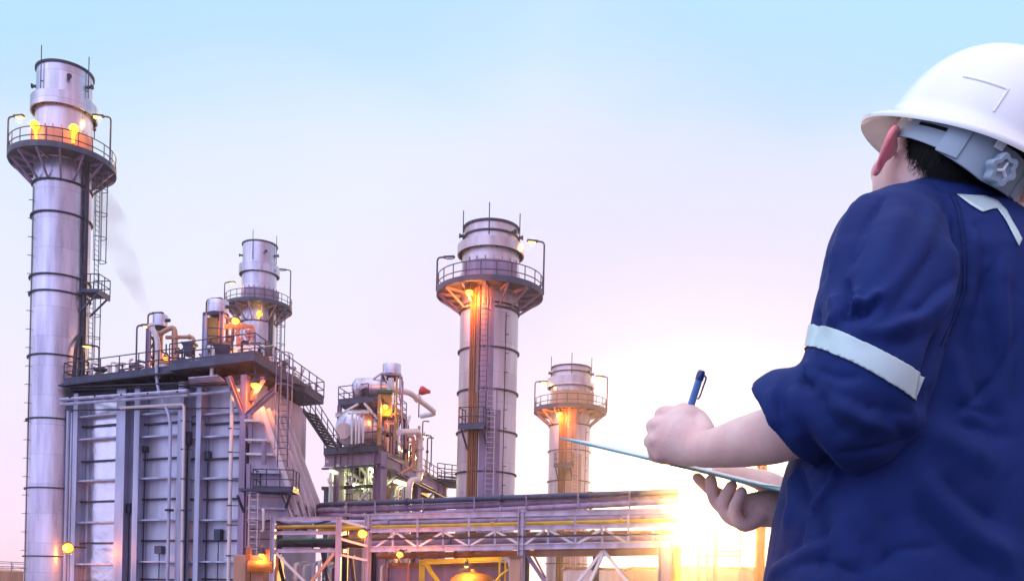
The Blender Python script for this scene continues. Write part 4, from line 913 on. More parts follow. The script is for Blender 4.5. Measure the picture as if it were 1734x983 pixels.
# equipment of the lower storey
for k, (u, v0, v1, w, dd, mm, lab) in enumerate(((561, 800, 846, .35, 74, 'white', 'leftmost of the pale upright pipes'), (568, 800, 846, .28, 74.5, 'white', 'second from left of the pale upright pipes'), (580, 806, 846, .55, 75, 'pale', 'widest of the pale upright pipes'), (618, 806, 846, .2, 74, 'white', 'fourth of the pale upright pipes'), (627, 800, 846, .16, 73.4, 'white', 'fifth of the pale upright pipes'), (672, 826, 846, .35, 75, 'pale', 'rightmost of the pale upright pipes'))):
    a, b = P(u, v0, dd), P(u, 983, dd); b.x = a.x; b.z = 0; t = thing('upright_pipe', lab + ' below the drum deck', 'pipe', b, 'upright pipes below the drum deck')
    m = MB(); m.tube([b, a, a + Vector((.2, 1.2, .25))], w / 2, 12, fillet=.4); m.build('pipe_body', mm, t); m = MB(); q = b.lerp(a, .93); m.cyl(q - UPV * .05, q + UPV * .05, w * .8, n=16); m.build('pipe_flange', mm, t)
t = thing('condensate_tank', 'grey tank half hidden below the drum deck behind the pale upright pipes', 'tank', (P(600, 983, 78).x, 78, 0)); q = P(600, 838, 78)
m = MB().lathe((q.x, 78, 0), [(1.7, 0), (1.7, q.z), (1.2, q.z + .35), (.02, q.z + .5)], 36); m.build('tank_shell', 'frame', t); m = MB(); m.cyl((q.x, 77, q.z + .2), (q.x, 77, q.z + 1.0), .3, n=16); m.build('nozzle', 'pale', t)
for k, (pts, r_, lab) in enumerate((([P(572, 788, 73), P(612, 812, 77)], .14, 'pale slanting pipe crossing below the drum deck, upper one'), ([P(610, 790, 74), P(640, 830, 75)], .12, 'pale slanting pipe crossing below the drum deck, lower one'), ([P(553, 783, 74), P(560, 781, 74), P(566, 800, 75)], .16, 'short bent pipe below the left edge of the drum deck'))):
    pipe_thing('process_pipe', lab, 'pipe', pts, r_, 'pale', 'slanting pipes below the drum deck', fillet=.3, flanges=((0, .5),))
# added dark wall and block that stand in for shade behind the lower storey
m = MB().prism([L(FL, SL * .75, 0), L(-.1, SL * .9, 0), L(-.1, SL * .92, 0), L(FL, SL * .77, 0)], (0, 0, ZL - 2)); m.build('shade_wall', 'frame', plat, smooth=False)
t = thing('shade_block', 'added dark block standing in for shade between the columns below the drum deck', 'building', P(600, 983, 88)); q0, q1 = P(545, 983, 88), P(700, 983, 88); q0.z = q1.z = 0; zz = P(600, 830, 88).z
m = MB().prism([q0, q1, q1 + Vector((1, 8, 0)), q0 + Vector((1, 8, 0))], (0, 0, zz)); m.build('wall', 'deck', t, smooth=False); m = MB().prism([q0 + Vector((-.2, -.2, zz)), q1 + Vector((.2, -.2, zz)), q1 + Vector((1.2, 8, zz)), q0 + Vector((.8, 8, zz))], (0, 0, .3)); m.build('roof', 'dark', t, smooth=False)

# service lines clipped to the drum platform, floor by floor
rs = random.Random(5)
for k in range(30):
    f0, s0 = rs.uniform(-.3, FL - .4), rs.uniform(.6, 9)
    if k < 12:      # level runs below the lower deck
        z = ZL - rs.uniform(1.2, 6.5); a = L(rs.uniform(1.5, FL), s0, z); b = L(rs.uniform(-.2, 1.2), s0 + rs.uniform(-.3, 2.5), z); pts = [a, b, b - UPV * rs.uniform(.5, 2.0)]
    elif k < 22:    # uprights below the lower deck
        a = L(f0, s0, ZL - .5); pts = [a, a - UPV * rs.uniform(3, 7), a - UPV * 7.2 + FD * rs.uniform(-.6, .6)]
    else:           # lines beside the drum between the two decks
        a = L(rs.uniform(-.1, .45), rs.uniform(1, 14), ZL + rs.uniform(0, .4)); pts = [a, a + UPV * rs.uniform(1.5, 3.4), a + UPV * 3.5 + SD * rs.uniform(.6, 2) + FD * rs.uniform(-.2, .6)]
    m = MB(); m.tube(pts, rs.choice((.05, .07, .1, .13)), 8, fillet=.2); m.build('service_pipe', rs.choice(('pale', 'rust', 'dark', 'frame', 'salmon', 'steel', 'white')), plat)
for k in range(7):
    f0, s0, z = rs.uniform(.2, FL - .6), rs.uniform(1.5, 6), ZL - rs.uniform(2.6, 6.4)
    m = MB(); c = L(f0, s0, z); m.box(c, rs.uniform(.5, 1.1), .5, rs.uniform(.5, 1.2)); m.cyl(c + UPV * .3, c + UPV * .95, .12, n=10); m.build('valve_box', rs.choice(('dark', 'frame', 'deck')), plat, bevel=.03)
for (a, b) in ((L(.25, -.25, ZL + .05), L(.25, -.25, ZU + .2)), (L(2.6, -.2, ZL - 6), L(2.6, -.2, ZL + .9))):
    m = MB(); ladder(m, a, b, FD, .5, .33); m.build('ladder', 'rail', plat)
m = MB(); m.bar(L(FL, -.12, ZL - 1.5), L(0, -.12, ZL - 1.5), .3, .12); m.bar(L(-.35, 0, ZL - 1.6), L(-.35, SL, ZL - 1.6), .3, .12); m.build('cable_tray', 'deck', plat, smooth=False)
# ------------------------------------------------------------------ pipe rack across the foreground of the plant
Q0, Q1 = P(620, 983, 51.5), P(1130, 983, 43.2); Q0.z = Q1.z = 0
RX = (Q1 - Q0).normalized(); RN = Vector((RX.y, -RX.x, 0))
def rk(u, v, off=0.0): return onplane(u, v, Q0 + RN * off, RN)       # off > 0 nearer to the camera
def rk0(u, off=0.0): p = rk(u, 960, off); p.z = 0; return p
rack = thing('pipe_rack', 'long lilac steel pipe rack with zigzag bracing, running towards the low sun', 'pipe rack', Q0)
def upright(u, vtop, w, off=0.0, mm='frame', back=True):
    a = rk(u, vtop, off); b = a.copy(); b.z = 0
    m = MB(); m.ibeam(b, a, w, w, .03, RX); m.build('column', mm, rack, smooth=False)
    return a
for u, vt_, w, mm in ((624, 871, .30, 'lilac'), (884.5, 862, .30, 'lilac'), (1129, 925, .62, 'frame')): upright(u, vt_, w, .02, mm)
for u, vt_, w in ((634, 872, .28), (893, 864, .28), (1010, 925, .28), (1125, 862, .28)): upright(u, vt_, w, -4.5, 'dark')  # rear columns darkened: shade inside the rack put into the colour
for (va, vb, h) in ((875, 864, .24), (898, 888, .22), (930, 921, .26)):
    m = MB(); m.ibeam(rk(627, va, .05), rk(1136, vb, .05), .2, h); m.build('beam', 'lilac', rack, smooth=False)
    m = MB(); m.ibeam(rk(627, va - 1, -4.5), rk(1140, vb - 1, -4.5), .2, h); m.build('beam', 'dark', rack, smooth=False)  # rear beam darker than the front one to paint the shaded gaps
us_ = (665, 707, 750, 794, 838, 884, 928, 974, 1020, 1064, 1106)
def row(v0, v1, u): return v0 + (v1 - v0) * (u - 627) / (1136 - 627)
for k, u in enumerate(us_):
    top = 873 if k % 2 else 898
    m = MB(); m.bar(rk(u, row(top, top - 11, u), .05), rk(u, row(930, 921, u), .05), .10); m.build('post', 'lilac', rack, smooth=False)
    m = MB(); m.bar(rk(u, row(898, 888, u), 0), rk(u + 4, row(898, 888, u), -4.5), .12, .18); m.build('cross_beam', 'frame', rack, smooth=False)
    m = MB(); m.bar(rk(u, row(929, 921, u), 0), rk(u + 4, row(929, 921, u), -4.5), .12, .18); m.build('cross_beam', 'frame', rack, smooth=False)
zz_ = [(635, 0), (672, 1), (706, 0), (708, 0), (752, 1), (793, 0), (795, 0), (840, 1), (883, 0), (888, 0), (922, 1), (930, 1), (973, 0), (976, 0), (1020, 1), (1024, 1), (1062, 0)]
for (ua, ta), (ub, tb) in zip(zz_, zz_[1:]):
    if abs(ub - ua) < 12: continue
    m = MB(); m.bar(rk(ua, row(902 if ta else 927, 893 if ta else 918, ua), .0), rk(ub, row(902 if tb else 927, 893 if tb else 918, ub), .0), .11); m.build('brace', 'pale', rack, smooth=False)
m = MB()
for ua, ub in ((893, 990), (990, 1100), (634, 760), (760, 884)): m.bar(rk(ua, 884, -2), rk((ua + ub) / 2, 872, -2), .12); m.bar(rk((ua + ub) / 2, 872, -2), rk(ub, 882, -2), .12)
m.build('roof_brace', 'frame', rack, smooth=False)
# portal under the right half
m = MB(); m.ibeam(rk(905, 935, -.6), rk(1136, 932, -.6), .4, .42); m.build('portal_beam', 'salmon', rack, smooth=False)
for (u0, v0, u1) in ((1021, 932, 980), (1023, 932, 1062), (1021.5, 936, 1000)):
    m = MB(); b = rk(u1, 983, -.1); a = rk(u0, v0, -.1); b = a + (b - a) * 1.9; m.bar(a, b, .14); m.build('brace', 'pale', rack, smooth=False)
m = MB(); m.bar(rk(890, 935, -.3), rk(922, 983, -.3), .16); m.bar(rk(904, 940, -1), rk(924, 978, -1), .08); m.build('brace', 'frame', rack, smooth=False)
# the left bay, a separate frame turned towards the boiler house
lb = thing('steel_support', 'small lilac steel frame left of the pipe rack, in front of the flue duct', 'pipe rack', (P(520, 983, 51).x, 51, 0))
def lq(u, v, dd=0): return P(u, v, 51.0 + dd)
for u, vt_, w, mm in ((463, 874, .26, 'lilac'), (574.5, 874, .29, 'lilac')):
    for dd in (0, 4):
        a = lq(u + dd * 3, vt_, dd); b = a.copy(); b.z = 0; m = MB(); m.ibeam(b, a, w, w, .03, (1, 0, 0)); m.build('column', mm if dd == 0 else 'dark', lb, smooth=False)  # rear columns in a dark copy, shade put into the colour
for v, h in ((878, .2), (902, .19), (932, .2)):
    for dd in (0, 4): m = MB(); m.ibeam(lq(459, v, dd), lq(579, v - 1, dd), .18, h); m.build('beam', 'lilac' if dd == 0 else 'dark', lb, smooth=False)  # pale front and dark rear beams paint light and shade
    for u in (463, 574): m = MB(); m.bar(lq(u, v, 0), lq(u + 12, v, 4), .14, .2); m.build('cross_beam', 'frame', lb, smooth=False)
for p0, p1, w, mm in (((468, 936), (522, 990), .14, 'pale'), ((566, 936), (522, 990), .16, 'salmon'), ((466, 905), (500, 925), .1, 'dark'), ((466, 882), (520, 897), .12, 'dark'), ((560, 880), (500, 896), .12, 'dark')):
    m = MB(); m.bar(lq(*p0, -.05 if mm != 'dark' else 2), lq(*p1, -.05 if mm != 'dark' else 2), w); m.build('brace', mm, lb, smooth=False)
# link braces between the frame and the rack
m = MB(); m.bar(lq(576, 880, 0), rk(622, 893, .1), .14); m.bar(lq(578, 912, 0), rk(622, 924, .1), .12); m.bar(lq(575, 938, 0), rk(622, 948, .1), .12); m.build('link_brace', 'pale', lb, smooth=False)
# pipes carried in the rack
def line(label, va, vb, r, mm, off, ua=560, ub=1150, name='rack_pipe', fl=3):
    a, b = rk(ua, row(va, vb, ua), off), rk(ub, row(va, vb, ub), off)
    t = thing(name, label, 'pipe', a, 'pipes lying along the pipe rack'); m = MB(); m.cyl(a, b, r, n=14); m.build('pipe_body', mm, t)
    for k in range(fl):
        q = a.lerp(b, (k + .6) / fl); e = (b - a).normalized(); m = MB(); m.cyl(q - e * .05, q + e * .05, r * 1.35, n=16); m.build('pipe_flange', mm, t)
    return t
line('yellow ochre pipe on the middle beam, the brightest of the rack pipes', 893, 881, .12, 'yellow', -.5, 540, 1150)
line('grey pipe on the middle beam behind the yellow ochre one', 887, 876, .16, 'frame', -1.5, 560, 1145)
line('thick dusky pipe low in the rack behind the zigzag bracing', 921, 912, .21, 'frame', -1.2, 630, 1140, fl=2)
line('thick rust brown pipe low in the rack, rearmost behind the zigzag', 911, 903, .22, 'rust', -3.2, 560, 1140, fl=2)
line('ochre pipe below the lowest beam of the rack', 941, 931, .16, 'rust', -2.0, 640, 1135, fl=2)
line('thin pale pipe just above the lowest beam of the rack', 926, 917, .07, 'pale', -.3, 630, 1136)
line('dark pipe between the top and the middle beams of the rack', 880, 871, .2, 'frame', -3.6, 600, 1142, fl=2)
line('thin salmon conduit just under the top beam of the rack', 872, 862, .05, 'salmon', -1.0, 630, 1140)
line('thin dark conduit halfway between the middle and lowest beams of the rack', 912, 903, .05, 'dark', .12, 630, 1136)
for (va, off, mm, r, lab) in ((890, 2, 'ochre', .12, 'ochre pipe crossing the small left frame at mid height'), (920, 2.5, 'dark', .24, 'thick dark pipe crossing the small left frame low down'), (912, 1.5, 'green', .09, 'thin green pipe crossing the small left frame'), (884, 3, 'steel', .15, 'lilac pipe high in the small left frame')):
    a, b = lq(470, va - (2 if off > 2 else -2), off), lq(622, va, off); t = thing('frame_pipe', lab, 'pipe', a, 'pipes crossing the small left frame'); m = MB(); m.cyl(a, b, r, n=14); m.build('pipe_body', mm, t); q = a.lerp(b, .4); e = (b - a).normalized(); m = MB(); m.cyl(q - e * .06, q + e * .06, r * 1.4, n=16); m.build('pipe_flange', mm, t)
# three big pipes on top that curve away behind the duct
TP0, TP1 = P(600, 983, 56), P(1145, 983, 44.5); TP0.z = TP1.z = 0
TX = (TP1 - TP0).normalized(); TN = Vector((TX.y, -TX.x, 0))
def tp(u, v, off=0.0): return onplane(u, v, TP0 + TN * off, TN)
for (vl, vm, vr, r, off, mm, lab) in ((857, 841.5, 832, .15, 0, 'deck', 'uppermost of the three long pipes curving along the top of the rack'), (866, 851, 840, .18, -.3, 'frame', 'middle of the three long pipes curving along the top of the rack'), (872, 861, 848, .15, .1, 'frame', 'lowest of the three long pipes curving along the top of the rack')):
    a = tp(600, vm + (vm - vr) * 1.0 + 1, off); c = P(541, vl - 3, 57.5 + off); c0 = P(539, vl + 1, 62 + off)
    pts = [c0, c, a] + [tp(u, vm + (vr - vm) * (u - 880) / 265, off) for u in (740, 880, 1020, 1148)]
    t = thing('top_pipe', lab, 'pipe', a, 'three long pipes on top of the rack'); m = MB(); m.tube([Vector(p) for p in pts], r, 14, fillet=2.5); m.build('pipe_body', mm, t)
    for u in (690, 850, 1000): q = tp(u, vm + (vr - vm) * (u - 880) / 265, off); m = MB(); m.cyl(q - TX * .06, q + TX * .06, r * 1.3, n=16); m.build('pipe_flange', mm, t)
for k, u in enumerate((586, 635, 716, 803, 891, 979, 1066)):
    vt_, vb = 838 + (880 - u) * .036, 870 - (u - 620) * .02
    m = MB(); m.bar(tp(u, vt_, .25), tp(u, vb + 3, .25), .08); m.bar(tp(u, vb, .25), tp(u, vb, -.5), .1); m.bar(tp(u, vt_ + 1, .25), tp(u, vt_ + 1, -.5), .06); m.build('pipe_hanger', 'frame', rack, smooth=False)
# yellow gantry with the lamp glow and the round orange vessel below it
yg = thing('yellow_gantry', 'bright yellow painted steel gantry under the pipe rack', 'gantry', (P(715, 983, 49).x, 49, 0))
a = P(715, 947, 48.2); b = a.copy(); b.z = 0; m = MB(); m.ibeam(b, a, .27, .27, .03, (1, 0, 0)); m.build('column', 'yellow', yg, smooth=False)
m = MB(); m.ibeam(P(712, 951, 48.2), P(850, 946, 46.6), .25, .24); m.build('beam', 'yellow', yg, smooth=False)
for dd in (0, .5): m = MB(); m.tube([P(721 + dd * 8, 955, 48), P(728 + dd * 8, 968, 48), P(745 + dd * 8, 990, 48)], .06, 8, fillet=.2); m.build('brace', 'yellow', yg)
for u in (846, 856): m = MB(); a = P(u, 943, 46.4); b = a.copy(); b.z = 0; m.bar(a, b, .08); m.build('post', 'yellow', yg, smooth=False)
m = MB(); m.tube([P(840, 983, 46.2), P(848, 972, 46.2), P(861, 964, 46.2)], .05, 8, fillet=.3); m.build('hand_hoop', 'yellow', yg)
ov = thing('round_vessel', 'round topped orange vessel glowing under the yellow gantry', 'vessel', (P(800, 983, 47.5).x, 47.5, 0)); q = P(800, 984, 47.5)
m = MB().lathe((q.x, 47.5, 0), [(1.15, 0), (1.15, q.z - .05), (1.08, q.z + .12), (.85, q.z + .32), (.5, q.z + .44), (.02, q.z + .5)], 40); m.build('vessel_shell', 'orange', ov)
m = MB(); m.cyl((q.x, 47.5, q.z + .45), (q.x, 47.5, q.z + .62), .12, n=14); m.build('nozzle', 'ochre', ov)
p = P(790, 958, 46.3); t = thing('flood_lamp', 'small hidden yellow lamp under the gantry beam above the round vessel', 'lamp', p, 'sodium flood lamps'); m = MB(); m.cyl(p, p + UPV * .35, .04, n=8); m.build('lamp_bracket', 'yellow', t); flood_parts(t, p, (0, -.2, -1), 120, 'warm', .09, (1, .55, .08))
# salmon column right of the gantry and the wall behind
t = thing('steel_pier', 'broad salmon steel pier under the pipe rack right of the yellow gantry', 'pier', (P(872, 983, 46).x, 46, 0)); a, b = P(863, 944, 46), P(881, 944, 46); m = MB(); c = (a + b) / 2; m.box((c.x, c.y, c.z / 2), b.x - a.x, .5, c.z); m.build('pier_body', 'salmon', t, bevel=.02); m = MB(); m.box((c.x, c.y, c.z + .06), b.x - a.x + .2, .7, .12); m.build('cap_plate', 'rust', t)
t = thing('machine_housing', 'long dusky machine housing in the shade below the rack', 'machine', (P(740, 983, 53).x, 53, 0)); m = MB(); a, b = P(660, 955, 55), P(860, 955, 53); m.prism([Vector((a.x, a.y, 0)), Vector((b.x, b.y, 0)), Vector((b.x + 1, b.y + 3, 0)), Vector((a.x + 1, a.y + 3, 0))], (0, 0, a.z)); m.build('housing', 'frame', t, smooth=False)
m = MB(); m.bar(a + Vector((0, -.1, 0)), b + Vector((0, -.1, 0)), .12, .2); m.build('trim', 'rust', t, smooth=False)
# blue-white vertical lines behind the small frame
for k, (u, v0, w, mm) in enumerate(((500, 955, .22, 'white'), (507, 952, .18, 'steel'), (514, 958, .2, 'white'), (531, 954, .25, 'steel'), (541, 950, .18, 'white'), (553, 955, .22, 'white'), (560, 960, .14, 'steel'), (646, 958, .16, 'pale'), (655, 950, .2, 'frame'), (692, 945, .12, 'salmon'))):
    a = P(u, v0, 53 + .3 * (k % 3)); b = a.copy(); b.z = 0
    lab = 'upright bluish pipe below the small left frame, ' + ('first second third fourth fifth sixth seventh'.split() + [''] * 3)[k] + ' from the left' if k < 7 else ('pale upright pipe just right of the first rack column', 'mauve upright pipe left of the dusky machine housing', 'thin salmon upright pipe left of the yellow gantry')[k - 7]
    t = thing('vertical_pipe', lab, 'pipe', b, 'upright pipes below the rack'); m = MB(); m.tube([b, a, a + Vector((.15, .9, .1))], w / 2, 10, fillet=.25); m.build('pipe_body', mm, t); m = MB(); q = b.lerp(a, .7); m.cyl(q - UPV * .04, q + UPV * .04, w * .8, n=14); m.build('pipe_flange', mm, t)
for k, (u0, v0, u1, v1, mm) in enumerate(((470, 938, 482, 990, 'dark'), (545, 925, 556, 990, 'dark'), (594, 940, 600, 990, 'dark'))):
    a, b = P(u0, v0, 52), P(u1, v1, 52); t = thing('raking_strut', ('dark raking strut by the left column of the small frame', 'dark raking strut in the right half of the small frame', 'dark raking strut between the small frame and the rack')[k], 'strut', b); m = MB(); m.ibeam(a, b + (b - a) * .8, .2, .2, .03); m.build('strut_body', mm, t, smooth=False); m = MB(); m.box(a, .4, .3, .08); m.build('top_plate', mm, t)
# lamps of the rack
for (u, v, dd, lab, pw, r) in ((614, 903, 48.6, 'round orange lamp glowing between the small frame and the rack', 300, .24), (677, 938, 48.5, 'orange lamp hanging under the lowest rack beam, left end', 200, .17)):
    p = P(u, v, dd); t = thing('flood_lamp', lab, 'lamp', p, 'sodium flood lamps'); m = MB(); m.cyl(p + Vector((.05, .2, .15)), p + Vector((.25, .9, .3)), .04, n=8); m.build('lamp_bracket', 'dark', t); flood_parts(t, p, (-.1, -.75, -.65), pw, r=r)
# right end: small portal, posts, yellow bollard, low sheds
rf = thing('pipe_goalpost', 'slender pipe goalpost frame under the hand at the right end of the rack', 'frame', (P(1235, 983, 44).x, 44, 0))
for u, v0, w in ((1213, 890, .2), (1254, 893, .07), (1183, 925, .09), (1198, 930, .12)):
    a = P(u, v0, 44); b = a.copy(); b.z = 0; m = MB(); m.bar(a, b, w); m.build('post', 'salmon', rf, smooth=False)
for v in (932, 940): m = MB(); m.bar(P(1180, v + 1, 44), P(1256, v, 44), .09, .1); m.build('crossbar', 'salmon', rf, smooth=False)
t = thing('yellow_bollard', 'yellow guard column at the right end of the rack beside the glare', 'column', (P(1148, 983, 43).x, 43, 0)); a = P(1148, 926, 43); m = MB(); m.box((a.x, a.y, a.z / 2), .34, .34, a.z); m.build('column_body', 'yellow', t, bevel=.03); m = MB(); m.box((a.x, a.y, a.z + .04), .5, .5, .08); m.build('cap_plate', 'yellow', t)
t = thing('steel_post', 'tall orange steel post right behind the hand and clipboard', 'post', (P(1290, 983, 40).x, 40, 0)); a = P(1291, 770, 40); m = MB(); m.ibeam((a.x, 40, 0), a, .34, .34, .04, (1, 0, 0)); m.build('post_body', 'orange', t, smooth=False); m = MB(); m.box(a + UPV * .03, .5, .5, .06); m.build('cap_plate', 'orange', t)
for (u0, u1, v, dd, lab, mm) in ((1074, 1119, 963, 70, 'low peach shed seen through the rack portal', 'salmon'), (1168, 1400, 962, 62, 'long low peach shed under the goalpost frame', 'salmon'), (960, 1063, 963, 78, 'low pink shed behind the A shaped rack braces', 'cladwarm')):
    a, b = P(u0, v, dd), P(u1, v, dd); b.z = a.z; t = thing('low_shed', lab, 'shed', (a.x, dd, 0), 'low sheds beyond the rack')
    m = MB().prism([(a.x, dd, 0), (b.x, dd, 0), (b.x, dd + 6, 0), (a.x, dd + 6, 0)], (0, 0, a.z)); m.build('wall', mm, t, smooth=False); m = MB().prism([(a.x - .15, dd - .15, a.z), (b.x + .15, dd - .15, a.z), (b.x + .15, dd + 6, a.z), (a.x - .15, dd + 6, a.z)], (0, 0, .22)); m.build('roof', 'rust', t, smooth=False)
# faint vapour drifting up from the left vent silencer
vm_ = bpy.data.materials.new('vapour'); vm_.use_nodes = True; t = vm_.node_tree; t.nodes.remove(t.nodes['Principled BSDF'])
pv = t.nodes.new('ShaderNodeVolumePrincipled'); pv.inputs['Color'].default_value = (.55, .5, .75, 1); pv.inputs['Anisotropy'].default_value = 0.2
tcn = t.nodes.new('ShaderNodeTexCoord'); nz = t.nodes.new('ShaderNodeTexNoise'); nz.inputs['Scale'].default_value = .5; nz.inputs['Detail'].default_value = 3
t.links.new(tcn.outputs['Object'], nz.inputs['Vector']); mr = t.nodes.new('ShaderNodeMapRange'); mr.inputs[1].default_value = .35; mr.inputs[2].default_value = .75; mr.inputs[3].default_value = 0; mr.inputs[4].default_value = .3
t.links.new(nz.outputs['Fac'], mr.inputs[0]); t.links.new(mr.outputs[0], pv.inputs['Density']); t.links.new(pv.outputs[0], t.nodes['Material Output'].inputs['Volume'])
M['vapour'] = vm_
m = MB(); pts = [P(262, 548, 62), P(247, 526, 62), P(225, 480, 63), P(200, 420, 64), P(178, 360, 65), P(160, 310, 66)]; rads = [.15, .3, .75, 1.1, 1.35, .9]
n_ = 18; vs = []
for p, r in zip(pts, rads): vs += [p + Vector((math.cos(2 * math.pi * k / n_) * r, math.sin(2 * math.pi * k / n_) * r, 0)) for k in range(n_)]
fs = [(i * n_ + k, i * n_ + (k + 1) % n_, (i + 1) * n_ + (k + 1) % n_, (i + 1) * n_ + k) for i in range(len(pts) - 1) for k in range(n_)] + [tuple(range(n_ - 1, -1, -1)), tuple((len(pts) - 1) * n_ + k for k in range(n_))]
m.add(vs, fs); vo = m.build('vapour', 'vapour'); tag(vo, kind='stuff')
# ------------------------------------------------------------------ the worker
def cloth_mat(name, col, rough=0.75, wscale=900):
    m, t, b = new_mat(name)
    b.inputs['Roughness'].default_value = rough
    b.inputs['Sheen Weight'].default_value = 0.10; b.inputs['Sheen Roughness'].default_value = 0.4; b.inputs['Sheen Tint'].default_value = (.35, .45, 1, 1)
    b.inputs['Specular IOR Level'].default_value = 0.25
    tc = t.nodes.new('ShaderNodeTexCoord')
    n1 = t.nodes.new('ShaderNodeTexNoise'); n1.inputs['Scale'].default_value = 9; n1.inputs['Detail'].default_value = 6
    t.links.new(tc.outputs['Object'], n1.inputs['Vector'])
    rp = t.nodes.new('ShaderNodeValToRGB'); rp.color_ramp.elements[0].position = .3; rp.color_ramp.elements[1].position = .72
    rp.color_ramp.elements[0].color = (*[c * .82 for c in col], 1); rp.color_ramp.elements[1].color = (*[c * 1.12 for c in col], 1)
    t.links.new(n1.outputs['Fac'], rp.inputs[0]); t.links.new(rp.outputs[0], b.inputs['Base Color'])
    mp = t.nodes.new('ShaderNodeMapping'); mp.inputs['Rotation'].default_value = (.3, .7, .6); t.links.new(tc.outputs['Object'], mp.inputs[0])
    wv = t.nodes.new('ShaderNodeTexWave'); wv.inputs['Scale'].default_value = wscale * .3; wv.inputs['Distortion'].default_value = .6; t.links.new(mp.outputs[0], wv.inputs[0])
    n2 = t.nodes.new('ShaderNodeTexNoise'); n2.inputs['Scale'].default_value = 55; n2.inputs['Detail'].default_value = 5; t.links.new(tc.outputs['Object'], n2.inputs['Vector'])
    mx = t.nodes.new('ShaderNodeMath'); mx.operation = 'MULTIPLY_ADD'; mx.inputs[1].default_value = .12; t.links.new(wv.outputs['Fac'], mx.inputs[0]); t.links.new(n2.outputs['Fac'], mx.inputs[2])
    bp = t.nodes.new('ShaderNodeBump'); bp.inputs['Strength'].default_value = .22; bp.inputs['Distance'].default_value = .004
    t.links.new(mx.outputs[0], bp.inputs['Height']); t.links.new(bp.outputs[0], b.inputs['Normal'])
    return m
def skin_mat():
    m, t, b = new_mat('skin')
    tc = t.nodes.new('ShaderNodeTexCoord'); n1 = t.nodes.new('ShaderNodeTexNoise'); n1.inputs['Scale'].default_value = 22; n1.inputs['Detail'].default_value = 6
    t.links.new(tc.outputs['Object'], n1.inputs['Vector'])
    rp = t.nodes.new('ShaderNodeValToRGB'); rp.color_ramp.elements[0].position = .3; rp.color_ramp.elements[1].position = .75
    rp.color_ramp.elements[0].color = (.76, .46, .43, 1); rp.color_ramp.elements[1].color = (.88, .64, .60, 1)
    t.links.new(n1.outputs['Fac'], rp.inputs[0])
    at_ = t.nodes.new('ShaderNodeAttribute'); at_.attribute_name = 'flush_backlit'; mix = t.nodes.new('ShaderNodeMix'); mix.data_type = 'RGBA'
    t.links.new(at_.outputs['Fac'], mix.inputs[0]); t.links.new(rp.outputs[0], mix.inputs[6]); mix.inputs[7].default_value = (.88, .24, .30, 1); t.links.new(mix.outputs[2], b.inputs['Base Color'])
    b.inputs['Roughness'].default_value = .5; b.inputs['Subsurface Weight'].default_value = .25; b.inputs['Subsurface Radius'].default_value = (1, .3, .2); b.inputs['Subsurface Scale'].default_value = .02
    v = t.nodes.new('ShaderNodeTexVoronoi'); v.inputs['Scale'].default_value = 420; t.links.new(tc.outputs['Object'], v.inputs['Vector'])
    n2 = t.nodes.new('ShaderNodeTexNoise'); n2.inputs['Scale'].default_value = 60; n2.inputs['Detail'].default_value = 4; t.links.new(tc.outputs['Object'], n2.inputs['Vector'])
    mx = t.nodes.new('ShaderNodeMath'); mx.operation = 'MULTIPLY_ADD'; mx.inputs[1].default_value = .25; t.links.new(v.outputs['Distance'], mx.inputs[0]); t.links.new(n2.outputs['Fac'], mx.inputs[2])
    bp = t.nodes.new('ShaderNodeBump'); bp.inputs['Strength'].default_value = .4; bp.inputs['Distance'].default_value = .003; t.links.new(mx.outputs[0], bp.inputs['Height']); t.links.new(bp.outputs[0], b.inputs['Normal'])
    return m
M['navy'] = cloth_mat('navy_cotton', (.005, .021, .135))
M['seam'] = cloth_mat('seam_thread', (.006, .017, .085))
M['trouser'] = cloth_mat('dark_navy_cotton', (.012, .018, .06))
M['skin'] = skin_mat()
M['tape'] = mat('reflective_tape', (.52, .66, .68), .34, .15, .02, 12, 0, .02, 300)
M['helmet'] = mat('white_helmet_plastic', (.90, .91, .92), .22, 0, .015, 6, coat=.5)
M['band'] = mat('blue_grey_plastic', (.34, .44, .54), .42, 0, .05, 10)
M['whitetab'] = mat('white_plastic', (.8, .83, .86), .35, 0, .03, 10)
M['hair'] = mat('black_hair', (.006, .006, .008), .55, 0, .1, 60, spec=.2)
M['shoe'] = mat('black_leather', (.02, .018, .017), .45, 0, .15, 20)
M['penblue'] = mat('blue_pen_plastic', (.06, .20, .50), .18, 0, .05, 30, coat=.6)
M['pendark'] = mat('dark_blue_plastic', (.012, .03, .16), .2, 0, .05, 30, coat=.6)
M['board'] = mat('clipboard_teal', (.10, .34, .42), .35, 0, .06, 20)
M['paper'] = mat('white_paper', (.82, .86, .88), .6, 0, .02, 30)
M['eye'] = mat('eye_white', (.75, .73, .70), .2, 0, .02, 10)

def np_mesh(mb, name):
    me = bpy.data.meshes.new(name); me.from_pydata([tuple(v) for v in mb.v], [], mb.f)
    bm = bmesh.new(); bm.from_mesh(me); bmesh.ops.recalc_face_normals(bm, faces=bm.faces); bm.to_mesh(me); bm.free()
    return me
def voxel(mb, name, size, smooth=6, fac=.5):
    """one continuous skin over overlapping solids"""
    me = np_mesh(mb, name + '_raw'); o = bpy.data.objects.new(name, me); COL.objects.link(o)
    r = o.modifiers.new('r', 'REMESH'); r.mode = 'VOXEL'; r.voxel_size = size; r.use_smooth_shade = True
    s = o.modifiers.new('s', 'SMOOTH'); s.factor = fac; s.iterations = smooth
    dg = bpy.context.evaluated_depsgraph_get(); dg.update()
    new = bpy.data.meshes.new_from_object(o.evaluated_get(dg))
    o.modifiers.clear(); o.data = new; bpy.data.meshes.remove(me); new.name = name
    new.shade_smooth()
    return o
